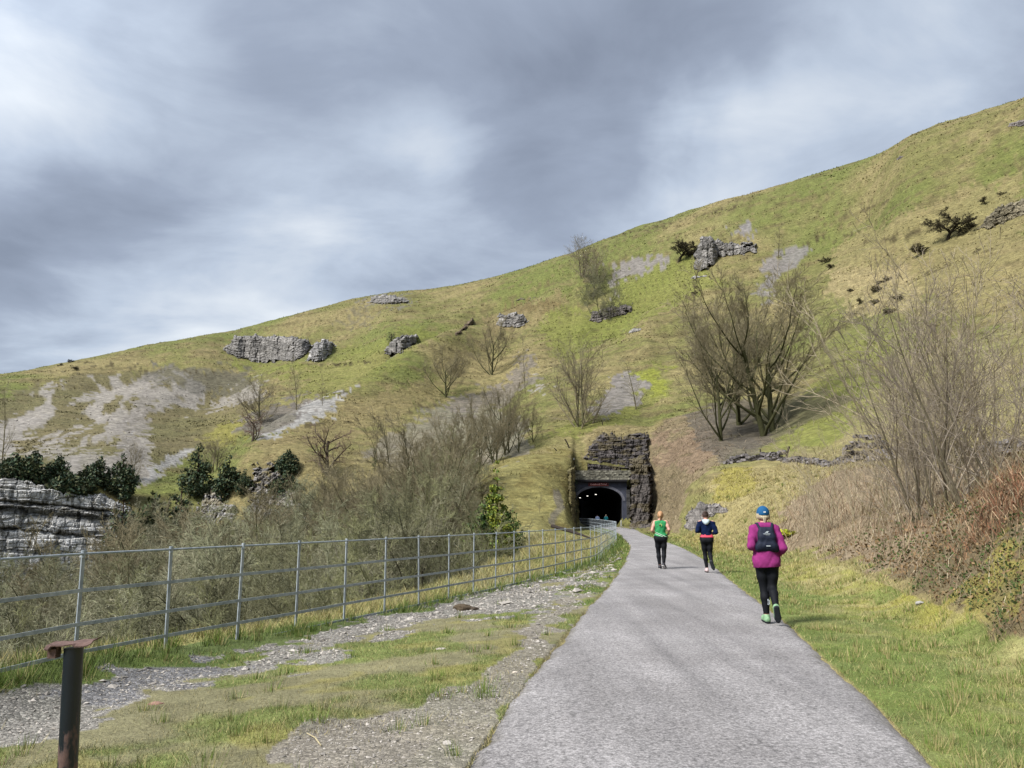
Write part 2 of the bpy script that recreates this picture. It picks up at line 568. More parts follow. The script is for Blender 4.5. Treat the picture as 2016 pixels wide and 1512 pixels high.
_spur([(1105, 590), (1010, 640), (900, 690), (800, 735), (705, 775), (600, 835), (500, 880)], 5.0, 11, .8)
_spur([(930, 628), (880, 670), (820, 720), (780, 770)], 2.5, 8)
_spur([(1400, 545), (1320, 620), (1240, 700), (1180, 770), (1110, 850)], 3.0, 11)
_spur([(1260, 640), (1180, 690), (1110, 740), (1060, 800)], 2.0, 8)
_spur([(640, 650), (560, 740), (470, 820), (400, 880)], 2.5, 12)
_spur([(420, 700), (330, 780), (240, 860)], 2.0, 10)
_spur([(1830, 420), (1700, 520), (1600, 600)], 2.0, 12)
_spur([(2000, 440), (1850, 560), (1720, 660)], 2.0, 10)

# ------------------------------------------------------------------ ground colours (what grows or lies where)
KA = 0.60


def A(r, g, b, k=1.0): return np.array(srgb(r, g, b, KA * k))


GU, GV = proj(GX, GY, GH)
GU = np.nan_to_num(GU, nan=-9999)
GV = np.nan_to_num(GV, nan=-9999)
RD = RING[:, None] * np.ones_like(GX)
wx = (fbm(GX / 6 + 3, GY / 6, 4, 21) - .5)
wy = (fbm(GX / 6, GY / 6 + 7, 4, 22) - .5)
far = sm(70, 130, RD)
wu = wx * (30 + 30 * far) + (fbm(GX / 1.3, GY / 1.3, 3, 23) - .5) * 26
wv = wy * (22 + 14 * far) + (fbm(GX / 1.3, GY / 1.3, 3, 24) - .5) * 16
nearw = sm(60, 12, RD)
wu = wu + nearw * ((fbm(GX / .55, GY / .55, 4, 25) - .5) * 110 + (fbm(GX / 2, GY / 2, 2, 27) - .5) * 60)
wv = wv + nearw * ((fbm(GX / .55, GY / .55, 4, 26) - .5) * 80 + (fbm(GX / 2, GY / 2, 2, 28) - .5) * 40) * sm(60, 5, RD)
wu = wu + far * (fbm(GX / 1.5, GH / .8, 3, 29) - .5) * 36
wv = wv + far * (fbm(GX / 1.5, GH / .8, 3, 30) - .5) * 26
PU, PV = GU + wu, GV + wv
col = np.zeros((nR, nA, 3))
stone = np.zeros((nR, nA))
brush = np.zeros((nR, nA))
tuft = np.ones((nR, nA))


def lay(c, m):
    global col
    m = np.clip(m, 0, 1)[..., None]
    col = col * (1 - m) + np.asarray(c) * m


nb = fbm(GX / 22, GY / 22, 5, 31)
nc = fbm(GX / 7, GY / 7, 5, 32)
nd_ = fbm(GX / 2.2, GY / 2.2, 4, 33)
# long thin terraces follow the height lines of the slope
nt = fbm(GX / 14, GH / .9 + nb * 5, 4, 34)
GREEN, OLIVE, STRAW, TAN = A(120, 128, 60), A(132, 129, 72), A(162, 146, 98), A(150, 130, 90)
BRT = A(134, 138, 60)
lay(OLIVE, np.ones_like(GX))
lay(STRAW, sm(.42, .62, nb * .5 + nc * .3 + nt * .25) * .8)
lay(GREEN, sm(.48, .68, fbm(GX / 30 + 5, GY / 30, 4, 36)) * .8)
lay(TAN, sm(.52, .66, nt * .6 + nd_ * .4) * .55)
lay(A(92, 88, 50), sm(.56, .70, nt) * .5)
far_ok = RD > 95


def zone(c, poly, s=1.0, near=0, farr=9999, st=0.0, br=0.0, tf=None, hard=False):
    global stone, brush, tuft
    m = inpoly(GU if hard else PU, GV if hard else PV, poly) & (RD > near) & (RD < farr)
    mm = m * s
    lay(c, mm)
    if st: stone = np.where(m, np.maximum(stone * (1 - s), st), stone)
    else: stone = np.where(m, stone * (1 - s), stone)
    if br: brush = np.where(m, np.maximum(brush, br), brush)
    if tf is not None: tuft = np.where(m, tf, tuft)


# greens and straws of the hill
zone(BRT, [(1200, 600), (1230, 560), (1300, 520), (1380, 500), (1420, 560), (1330, 600), (1250, 640), (1150, 700), (1100, 720), (1060, 640), (1100, 610)], .75, 95)
zone(BRT, [(1270, 720), (1310, 715), (1330, 780), (1290, 790), (1240, 830), (1120, 870), (1080, 860), (1200, 790)], .7, 95)
zone(A(148, 152, 52), [(1275, 730), (1312, 728), (1310, 775), (1280, 775)], .9, 95)
zone(BRT, [(600, 735), (690, 690), (820, 640), (860, 660), (740, 745), (640, 790), (580, 770)], .55, 95)
zone(BRT, [(430, 700), (520, 715), (640, 720), (560, 735), (470, 725)], .7, 95)
zone(A(150, 144, 62), [(380, 830), (470, 800), (480, 850), (440, 880), (400, 870)], .7, 95)
zone(GREEN, [(1560, 560), (1700, 600), (1830, 640), (1800, 700), (1650, 760), (1560, 740)], .45, 95)
zone(BRT, [(1650, 680), (1740, 655), (1830, 650), (1830, 690), (1740, 700), (1660, 720)], .6, 70)
zone(BRT, [(1600, 770), (1720, 740), (1720, 820), (1660, 860), (1560, 900), (1520, 890)], .6, 70)
zone(STRAW, [(1640, 480), (2016, 330), (2016, 640), (1900, 620), (1760, 560), (1640, 560)], .6, 95)
zone(A(176, 158, 112), [(1640, 540), (1780, 520), (1830, 610), (1700, 620), (1640, 600)], .6, 95)
zone(A(160, 148, 100), [(1700, 780), (1830, 700), (2016, 620), (2016, 900), (1800, 900), (1640, 900)], .5, 40)
zone(A(154, 138, 92), [(490, 885), (620, 830), (700, 790), (850, 740), (900, 760), (780, 830), (640, 880), (560, 900)], .65, 95)
zone(TAN, [(960, 620), (1110, 570), (1120, 600), (1000, 650), (940, 680)], .55, 95)
zone(A(122, 106, 66), [(985, 598), (1060, 590), (1120, 596), (1110, 606), (1040, 610), (980, 612)], .8, 95)
# eroded left slope: brown turf steps and bare limestone scree
zone(A(122, 112, 80), [(-200, 860), (60, 760), (280, 725), (480, 735), (520, 790), (420, 850), (330, 930), (-200, 960)], .75, 95)
streak = (fbm(GX / 5 + GH / 6, (GY + GX * .4) / 26, 4, 41) > .5) * 1.0
SCREE = A(172, 164, 154)
m = inpoly(PU, PV, [(-100, 820), (80, 760), (320, 730), (420, 745), (400, 800), (290, 850), (300, 950), (-100, 950)]) & far_ok
ms = m * sm(.50, .56, fbm((GX + GH * 1.6) / 5, (GX * .5 - GH) / 16, 4, 42))
lay(SCREE, ms * .85)
stone = np.maximum(stone, ms)
for p, cc, s_ in [
    ([(-60, 850), (40, 815), (100, 812), (60, 850), (10, 900), (-60, 910)], SCREE, .9),
    ([(60, 890), (150, 835), (215, 808), (225, 815), (150, 850), (100, 890), (50, 912)], SCREE, .8),
    ([(140, 790), (185, 770), (200, 785), (150, 800)], SCREE, .8),
    ([(230, 850), (262, 790), (290, 735), (320, 725), (310, 770), (280, 860), (275, 910), (235, 920)], A(154, 146, 136), .85),
    ([(110, 905), (150, 888), (210, 893), (220, 915), (120, 918)], SCREE, .7),
    ([(405, 800), (450, 775), (530, 742), (505, 780), (420, 810)], SCREE, .75),
    ([(270, 945), (330, 905), (365, 878), (370, 890), (310, 945)], A(176, 172, 166), .95),
    ([(290, 725), (480, 725), (505, 765), (420, 775), (300, 760)], A(108, 104, 92), .6),
    ([(500, 860), (560, 835), (600, 800), (650, 780), (705, 765), (680, 785), (600, 835), (530, 868)], A(178, 174, 168), .95),
    ([(480, 820), (570, 790), (640, 775), (600, 810), (540, 850), (470, 860)], A(128, 120, 112), .85),
    ([(700, 900), (770, 855), (850, 812), (960, 800), (1040, 830), (1040, 900), (850, 930)], A(150, 142, 132), .6),
    ([(850, 800), (930, 770), (1000, 760), (1030, 700), (1052, 698), (1050, 740), (1000, 800), (900, 820)], A(138, 128, 118), .8),
    ([(1050, 765), (1085, 742), (1088, 752), (1060, 770)], SCREE, .8),
    ([(1170, 800), (1195, 765), (1235, 742), (1280, 738), (1278, 765), (1240, 800), (1200, 818), (1170, 815)], A(148, 140, 134), .92),
    ([(1208, 560), (1200, 525), (1250, 508), (1320, 505), (1300, 528), (1230, 545), (1215, 590)], A(150, 142, 136), .92),
    ([(1430, 462), (1470, 440), (1492, 445), (1490, 462), (1440, 468)], A(146, 140, 138), .9),
    ([(1520, 500), (1560, 478), (1585, 485), (1575, 505), (1535, 550), (1510, 600), (1500, 560)], A(146, 139, 136), .85),
    ([(1530, 790), (1640, 770), (1690, 790), (1580, 840), (1500, 880), (1460, 900), (1440, 850)], A(118, 108, 92), .6),
    ([(1400, 800), (1480, 780), (1520, 870), (1420, 900), (1340, 900), (1340, 850)], A(112, 102, 88), .85),
    ([(735, 590), (760, 582), (800, 583), (812, 597), (770, 602), (705, 600)], A(128, 122, 112), .7),
    ([(680, 612), (730, 607), (735, 618), (690, 624)], A(118, 110, 88), .6),
    ([(660, 632), (720, 630), (730, 642), (670, 645)], A(118, 110, 88), .6),
]:
    zone(cc, p, s_, 95, st=1.0)
# small sheep tracks and turf scars, dark thin steps
for (u0, v0, u1, v1, wd) in [(600, 842, 860, 800, 2.2), (520, 775, 700, 772, 1.6), (160, 712, 420, 738, 1.8), (760, 712, 600, 718, 1.4), (1190, 470, 1450, 408, 1.6), (1700, 480, 1900, 430, 2.5), (1820, 540, 1930, 490, 3), (1580, 480, 1700, 455, 2), (1660, 425, 1760, 395, 2), (1640, 650, 1720, 620, 2.2), (1450, 820, 1700, 690, 2)]:
    L = math.hypot(u1 - u0, v1 - v0)
    tt = ((GU - u0) * (u1 - u0) + (GV - v0) * (v1 - v0)) / L ** 2
    dd = np.abs((GU + wu * .3 - u0) * (v1 - v0) - (GV + wv * .5 - v0) * (u1 - u0)) / L
    lay(A(84, 74, 48), (tt > 0) * (tt < 1) * (dd < wd) * far_ok * sm(.35, .5, nd_) * .8)

# the valley floor under the trees: leaf litter
vall = sm(-.5, -1.6, GH) * (GX < 12) * (RD < 165)
lay(A(92, 84, 54), vall)
lay(A(62, 60, 36), vall * sm(.45, .6, nd_))
# grass knoll left of the tunnel: straw and golden moss
kn = inpoly(PU, PV, [(935, 960), (980, 905), (1090, 895), (1135, 885), (1130, 940), (1140, 1045), (1000, 1060), (960, 1030)]) & (RD > 60) & (RD < 125)
lay(A(146, 136, 78), kn * .9)
lay(A(150, 142, 84), kn * sm(.46, .58, fbm(GX / 3.5, GY / 3.5 + GH / 2, 4, 51)) * .85)
lay(A(118, 104, 56), kn * sm(.55, .62, fbm(GX / 1.8, GY / 2, 3, 52)) * .6)
zone(A(120, 112, 100), [(1088, 965), (1102, 965), (1108, 985), (1112, 1000), (1096, 1020), (1092, 1035), (1078, 1030), (1084, 1012), (1096, 998), (1090, 985)], .8, 60, 125, hard=True, tf=0)
# strip beyond the railings: yellow moss and straw
fX = fenceX(GY)
strip = (GX < fX - .15) & (RD < 75) & (GH > -1.6) & (GX < 10) & (GY > 0)
lay(A(156, 150, 104), strip * 1.0)
lay(A(158, 150, 88), strip * sm(.44, .56, fbm(GX / 1.6, GY / 1.6, 4, 53)) * .9)
lay(A(128, 136, 60), strip * sm(.55, .66, fbm(GX / .9, GY / .9, 3, 54)) * .6)
# cutting above and right of the tunnel: dead bracken, straw
for p, c_, s_, b_ in [
    ([(1130, 905), (1150, 860), (1240, 800), (1320, 760), (1330, 830), (1290, 860), (1180, 880)], A(156, 140, 96), .85, .2),
    ([(1270, 930), (1290, 830), (1330, 770), (1430, 850), (1440, 900), (1350, 960), (1330, 1050), (1275, 1045)], A(146, 128, 98), .9, .9),
    ([(1300, 860), (1380, 840), (1420, 890), (1360, 930), (1290, 910)], A(148, 124, 100), .8, 1.0),
    ([(1330, 770), (1440, 800), (1500, 890), (1430, 910), (1380, 880)], A(112, 104, 92), .8, .4),
    ([(1390, 960), (1430, 925), (1560, 915), (1640, 910), (1600, 1000), (1520, 1060), (1400, 1090), (1350, 1065), (1420, 1020)], A(162, 148, 96), .9, .15),
    ([(1395, 975), (1420, 930), (1480, 922), (1480, 960), (1430, 985), (1400, 990)], A(156, 146, 56), .75, 0),
    ([(1340, 1062), (1400, 1045), (1440, 1075), (1400, 1090), (1350, 1085)], A(150, 140, 64), .7, 0),
    ([(1500, 1085), (1560, 990), (1640, 920), (2100, 890), (2100, 1250), (1960, 1200), (1840, 1150), (1720, 1110), (1600, 1092)], A(152, 132, 106), .92, 1.0),
    ([(2100, 890), (2600, 800), (4200, 500), (4200, 1700), (2600, 1400), (2100, 1250)], A(148, 130, 96), .85, .9),
    ([(1760, 1130), (1850, 1050), (1990, 1000), (2100, 1000), (2100, 1260), (1960, 1235), (1840, 1185)], A(122, 108, 78), .85, 1.0),
    ([(1560, 870), (1700, 885), (1900, 870), (2016, 850), (2016, 905), (1750, 915), (1640, 915), (1560, 925)], A(146, 134, 92), .6, .3),
]:
    zone(c_, p, s_, 10, 130, br=b_)
lay(A(160, 150, 60), .75 * inpoly(PU, PV, [(1880, 1230), (1960, 1130), (1990, 1060), (2040, 1070), (1990, 1200), (1950, 1245)]) * (RD < 30) * sm(.4, .5, nd_) * .9)
# near verges
ngreen = fbm(GX / .9, GY / .9, 4, 61)
rv = (dr > 0) & (RD < 75) & (brush < .15) & inpoly(GU, GV, [(1180, 1040), (1300, 1040), (1400, 1078), (1500, 1092), (1650, 1112), (1800, 1175), (2100, 1290), (4000, 1500), (6000, 4000), (1000, 4000), (1000, 1200)])
rv |= (dr > 0) & (RD < 9)
lay(A(152, 148, 74), rv)
lay(A(166, 156, 100), rv * sm(.46, .6, fbm(GX / .5, GY / .5, 4, 62)))
lay(A(164, 156, 42), rv * sm(.52, .62, fbm(GX / 1.5 + 4, GY / 1.5, 4, 63)) * sm(1.2, 3.2, dr) * .8)
gnear = sm(2.3, .3, dr + (ngreen - .5) * 2.6)
lay(A(112, 128, 60), rv * np.clip(gnear, 0, 1) * .9)
lay(A(116, 130, 62), rv * sm(.56, .66, fbm(GX / 1.8 + 9, GY / 1.8, 4, 64)) * .8)
brush = np.where(rv, 0, brush)
stone = np.where(rv, 0, stone)
# left verge between path and railings
lv = (dl > 0) & (GX > fX - .35 + .3 * nd_) & (RD < 114) & (GU > -6000)
lay(A(138, 132, 96), lv)
lay(A(120, 130, 66), lv * sm(.47, .60, fbm(GX / 1.1, GY / 1.1, 4, 71)))
lay(A(154, 146, 78), lv * sm(.56, .68, fbm(GX / .6, GY / .6, 3, 72)) * .6)
tuft = np.where(lv, .38 + .62 * sm(.42, .58, fbm(GX / 1.1, GY / 1.1, 4, 71)), tuft)
bare = [(560, 1530), (600, 1450), (780, 1425), (900, 1370), (1000, 1300), (1080, 1215), (1150, 1150), (1205, 1120), (1190, 1150), (1070, 1300), (930, 1530)]
m = inpoly(PU, PV, bare) & lv
lay(A(168, 158, 146), m * .8)
stone = np.where(m, .75, stone)
tuft = np.where(m, .10 + .5 * sm(.5, .6, nd_), tuft)
grav = [(-900, 1500), (-200, 1420), (0, 1375), (200, 1335), (470, 1300), (640, 1245), (760, 1212), (1000, 1156), (1150, 1122), (1212, 1085), (1222, 1090), (1205, 1130), (1130, 1160), (1080, 1205), (850, 1235), (600, 1300), (380, 1365), (220, 1400), (140, 1470), (-100, 1480), (-500, 1700)]
m = inpoly(PU, PV, grav) & lv
lay(A(164, 158, 150), m * .9)
stone = np.where(m, 1.0, stone)
tuft = np.where(m, .04 + .4 * sm(.56, .64, nd_), tuft)
m = inpoly(PU, PV, [(200, 1335), (470, 1300), (520, 1305), (400, 1350), (240, 1390), (100, 1400)]) & lv
lay(A(142, 140, 142), m * .8)
ftl = lv & (GX < fX + .9 * sm(30, 9, GY) + .15) & ~inpoly(PU, PV, grav) & (GY < 40)
lay(A(92, 112, 48), ftl * .8)
edge_g = lv & (dl < .9 + .5 * (ngreen - .3)) & (GY > 14)
lay(A(104, 122, 54), edge_g * sm(.38, .5, fbm(GX / .8, GY / 1.6, 3, 75)))
tuft = np.where(edge_g, sm(.38, .5, fbm(GX / .8, GY / 1.6, 3, 75)), tuft)
lay(A(104, 122, 48), (lv & (GY > 22) & (GY < 62)) * sm(.34, .46, fbm(GX / 1.2, GY / 2.2, 3, 76)) * .95)
tone_v = 1 + (fbm(GX / .7, GY / .7, 3, 81) - .5) * .35  # random tone variation of the ground's own colour
col *= tone_v[..., None]
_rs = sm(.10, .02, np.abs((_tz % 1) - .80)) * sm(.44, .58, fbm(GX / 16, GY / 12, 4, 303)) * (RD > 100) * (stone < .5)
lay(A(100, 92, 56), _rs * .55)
lum_ = (col * np.array([.3, .55, .15])).sum(-1, keepdims=True)
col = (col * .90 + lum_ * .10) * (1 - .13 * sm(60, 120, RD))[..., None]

# ------------------------------------------------------------------ materials
def mat_new(name, rough=0.9, spec=0.2):
    m = bpy.data.materials.new(name)
    m.use_nodes = True
    t = NT(m.node_tree)
    p = t.n['Principled BSDF']
    p.inputs['Roughness'].default_value = rough
    p.inputs['Specular IOR Level'].default_value = spec
    return m, t, p


def simple(name, c, rough=0.85, var=0.25, scale=20, metal=0, bump=0.0, bscale=60, spec=.25):
    m, t, p = mat_new(name, rough, spec)
    g = t.new('ShaderNodeTexCoord').outputs['Object']
    n = t.noise(g, scale, 4, .6)
    f = t.rng(n, .3, .7, 1 - var, 1 + var)
    t.l.new(t.mix(1.0, c, _grey(t, f), 'MULTIPLY'), p.inputs['Base Color'])
    p.inputs['Metallic'].default_value = metal
    if bump:
        b = t.new('ShaderNodeBump')
        b.inputs['Strength'].default_value = bump
        b.inputs['Distance'].default_value = .01
        t.l.new(t.noise(g, bscale, 4, .6), b.inputs['Height'])
        t.l.new(b.outputs[0], p.inputs['Normal'])
    return m


def _grey(t, f):
    c = t.new('ShaderNodeCombineXYZ')
    for i in range(3):
        t.put(c.inputs[i], f)
    return c.outputs[0]


def attr_mat(name, rough=.9, var=.25, scale=8, spec=.2, bump=0, bscale=20, bdist=.05, trans=0):
    m, t, p = mat_new(name, rough, spec)
    a = t.new('ShaderNodeAttribute', attribute_name='alb')
    g = t.new('ShaderNodeNewGeometry').outputs['Position']
    n = t.noise(g, scale, 5, .65)
    f = t.rng(n, .3, .7, 1 - var, 1 + var)
    t.l.new(t.mix(1.0, a.outputs[0], _grey(t, f), 'MULTIPLY'), p.inputs['Base Color'])
    if bump:
        b = t.new('ShaderNodeBump')
        b.inputs['Strength'].default_value = bump
        b.inputs['Distance'].default_value = bdist
        t.l.new(t.noise(g, bscale, 5, .65), b.inputs['Height'])
        t.l.new(b.outputs[0], p.inputs['Normal'])
    return m


# ground
m_ground, t, p = mat_new('ground_turf_and_scree', .95, .1)
a = t.new('ShaderNodeAttribute', attribute_name='alb').outputs[0]
st_ = t.new('ShaderNodeAttribute', attribute_name='kind')
sp = t.new('ShaderNodeSeparateColor')
t.l.new(st_.outputs[0], sp.inputs[0])
pos = t.new('ShaderNodeNewGeometry').outputs['Position']
posz = t.vmath('MULTIPLY', pos, (.7, .7, 2.2))
near_n = t.noise(pos, 26, 5, .7)
mid_n = t.noise(pos, 2.6, 6, .7)
ter = t.noise(posz, .9, 6, .7, .6)
ter2 = t.noise(t.vmath('MULTIPLY', pos, (.9, .9, 5.0)), 1.1, 4, .7, .4)
fine = t.noise(pos, 85, 4, .8)
f = t.math('MULTIPLY', t.math('MULTIPLY', t.rng(near_n, .3, .7, .66, 1.34), t.rng(fine, .36, .64, .62, 1.38)), t.rng(mid_n, .32, .68, .74, 1.26))
isfar = sp.outputs[1]
ft = t.math('MULTIPLY', t.rng(ter, .3, .7, .62, 1.38), t.rng(ter2, .35, .62, .72, 1.2))
f = t.math('MULTIPLY', f, t.math('ADD', t.math('MULTIPLY', t.math('SUBTRACT', ft, 1.0), isfar), 1.0))
c1 = t.mix(1.0, a, _grey(t, f), 'MULTIPLY')
hue = t.noise(pos, 1.1, 4, .6)
c1 = t.mix(t.rng(hue, .5, .66, 0, .35), c1, t.mix(1.0, c1, (1.08, 1.03, .88), 'MULTIPLY'))
# stones
vs = t.vor(pos, 26, out=1)
vsg = t.new('ShaderNodeSeparateColor'); t.l.new(vs, vsg.inputs[0])
vd = t.vor(pos, 26, feature='DISTANCE_TO_EDGE')
stn = t.math('MULTIPLY', t.rng(vsg.outputs[0], 0, 1, .55, 1.35), t.rng(vd, 0.0, .12, .35, 1.0))
vs2 = t.vor(t.vmath('MULTIPLY', pos, (.6, .6, 1.6)), 1.7, out=1)
vsg2 = t.new('ShaderNodeSeparateColor'); t.l.new(vs2, vsg2.inputs[0])
stf = t.math('MULTIPLY', t.rng(vsg2.outputs[0], 0, 1, .72, 1.22), t.rng(ter, .35, .65, .8, 1.15))
stx = t.math('ADD', t.math('MULTIPLY', t.math('SUBTRACT', stf, stn), isfar), stn)
c2 = t.mix(1.0, a, _grey(t, stx), 'MULTIPLY')
t.l.new(t.mix(sp.outputs[0], c1, c2), p.inputs['Base Color'])
b1 = t.new('ShaderNodeBump'); b1.inputs['Distance'].default_value = .03; b1.inputs['Strength'].default_value = .7
t.l.new(t.math('ADD', near_n, t.math('MULTIPLY', vd, sp.outputs[0])), b1.inputs['Height'])
b2 = t.new('ShaderNodeBump'); b2.inputs['Distance'].default_value = 1.3
t.put(b2.inputs['Strength'], t.math('MULTIPLY', isfar, .5))
t.l.new(t.math('ADD', ter, t.math('MULTIPLY', ter2, .5)), b2.inputs['Height'])
t.l.new(b1.outputs[0], b2.inputs['Normal'])
t.l.new(b2.outputs[0], p.inputs['Normal'])

# ------------------------------------------------------------------ ground mesh (with the bore of the tunnel left open)
TX, TY, TR = 13.03, 115.0, 3.47
V = np.stack([GX, GY, GH], -1).reshape(-1, 3)
ii, jj = np.meshgrid(np.arange(nR - 1), np.arange(nA - 1), indexing='ij')
q = np.stack([ii * nA + jj, ii * nA + jj + 1, (ii + 1) * nA + jj + 1, (ii + 1) * nA + jj], -1).reshape(-1, 4)[:, ::-1]
cen = V[q].mean(1)
bore = (np.abs(cen[:, 0] - TX) < TR + .25) & (cen[:, 1] > TY + .2) & (cen[:, 1] < TY + 9) & (V[q][:, :, 2].min(1) < 6.0)
q = q[~bore]
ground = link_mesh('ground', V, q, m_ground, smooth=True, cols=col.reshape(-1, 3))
at = ground.data.attributes.new('kind', 'FLOAT_COLOR', 'POINT')
k4 = np.ones((nR * nA, 4), np.float32)
k4[:, 0] = stone.ravel()
k4[:, 1] = sm(35, 100, RD).ravel()
k4[:, 2] = 0
at.data.foreach_set('color', k4.ravel())
tag(ground, kind='structure')

# ------------------------------------------------------------------ path
m_path, t, p = mat_new('worn_tarmac', .92, .25)
pos = t.new('ShaderNodeNewGeometry').outputs['Position']
big = t.noise(pos, .55, 4, .6)
lngv = t.noise(t.vmath('MULTIPLY', pos, (1.6, .18, 1)), 1.0, 4, .6)
agg = t.noise(pos, 42, 4, .75)
agg2 = t.vor(pos, 85, out=1)
sg = t.new('ShaderNodeSeparateColor'); t.l.new(agg2, sg.inputs[0])
f = t.math('MULTIPLY', t.rng(agg, .34, .66, .62, 1.3), t.rng(sg.outputs[0], 0, 1, .72, 1.25))
f = t.math('MULTIPLY', f, t.rng(lngv, .35, .65, .86, 1.12))
dk = t.noise(pos, 24, 5, .8)
f = t.math('MULTIPLY', f, t.rng(dk, .40, .52, .60, 1.06))
base = t.mix(t.rng(big, .4, .62), srgb(156, 151, 149, KA), srgb(176, 171, 169, KA))
ea = t.new('ShaderNodeAttribute', attribute_name='alb').outputs['Fac']
en = t.math('ADD', ea, t.math('MULTIPLY', t.math('SUBTRACT', t.noise(pos, 2.4, 5, .7), .5), .75))
base = t.mix(t.rng(en, .55, 1.05), base, srgb(126, 120, 108, KA))
lane = t.noise(t.vmath('MULTIPLY', pos, (3.0, .06, 1)), 1.0, 3, .6)
base = t.mix(t.rng(lane, .50, .62, 0, .30), base, srgb(138, 134, 134, KA))
t.l.new(t.mix(1.0, base, _grey(t, f), 'MULTIPLY'), p.inputs['Base Color'])
b1 = t.new('ShaderNodeBump'); b1.inputs['Distance'].default_value = .012; b1.inputs['Strength'].default_value = .9
t.l.new(agg, b1.inputs['Height'])
t.l.new(b1.outputs[0], p.inputs['Normal'])
ys = np.concatenate([np.arange(-40, 0, .8), np.arange(0, 30, .06), np.arange(30, 118.01, .25)])
tt = np.linspace(0, 1, 25)
ex = (fbm(ys * 3.1, ys * 0, 3, 91) - .5) * .14 + (fbm(ys * .6, ys * 0, 2, 93) - .5) * .16
ex2 = (fbm(ys * 3.1, ys * 0 + 5, 3, 92) - .5) * .12
l_, r_ = edgeL(ys) + ex - .02, edgeR(ys) + ex2 + .02
PXg = l_[:, None] * (1 - tt) + r_[:, None] * tt
PYg = ys[:, None] + 0 * tt
PZg = pathz(PYg) + .012 + .03 * np.sin(tt * np.pi)[None] + .004 * (fbm(PXg * 3, PYg * 3, 2, 94) - .5)
PZg[:, 0] -= .05
PZg[:, -1] -= .05
n_ = len(tt)
ii, jj = np.meshgrid(np.arange(len(ys) - 1), np.arange(n_ - 1), indexing='ij')
pf = np.stack([ii * n_ + jj, ii * n_ + jj + 1, (ii + 1) * n_ + jj + 1, (ii + 1) * n_ + jj], -1).reshape(-1, 4)
tag(link_mesh('path', np.stack([PXg, PYg, PZg], -1).reshape(-1, 3), pf, m_path, smooth=True, cols=np.repeat((np.abs(tt * 2 - 1) ** 6 + 0 * ys[:, None]).reshape(-1, 1), 3, 1)), kind='structure')
# a dark drain laid across the path before the tunnel
m_dark = simple('dark_iron', A(52, 50, 50), .7, .3)
mb = MB()
mb.box((13.2, 93, pathz(93) + .035), (3.2, .22, .05), R(2))
for k in range(12):
    mb.box((11.8 + k * .26, 92.99 + (k - 6) * .009, pathz(93) + .064), (.05, .2, .012), R(2))
tag(mb.build('drain', m_dark), 'dark drain strip crossing the path just before the tunnel mouth', 'drain')

# ------------------------------------------------------------------ rock
m_rock = attr_mat('limestone', .92, .32, 1.6, .15, .8, 3.5, .25)
m_rock_near = attr_mat('cutting_rock', .92, .35, 5, .15, .8, 9, .08)


def hsh(i, j, seed=0):
    return _hash(np.asarray(i, float), np.asarray(j, float), seed)


def segdist(u, v, poly):
    poly = np.asarray(poly, float)
    d = np.full(np.shape(u), 1e9)
    for k in range(len(poly)):
        p0, p1 = poly[k], poly[(k + 1) % len(poly)]
        e = p1 - p0
        t_ = np.clip(((u - p0[0]) * e[0] + (v - p0[1]) * e[1]) / (e @ e + 1e-9), 0, 1)
        d = np.minimum(d, np.hypot(u - p0[0] - t_ * e[0], v - p0[1] - t_ * e[1]))
    return np.where(inpoly(u, v, poly), d, -d)


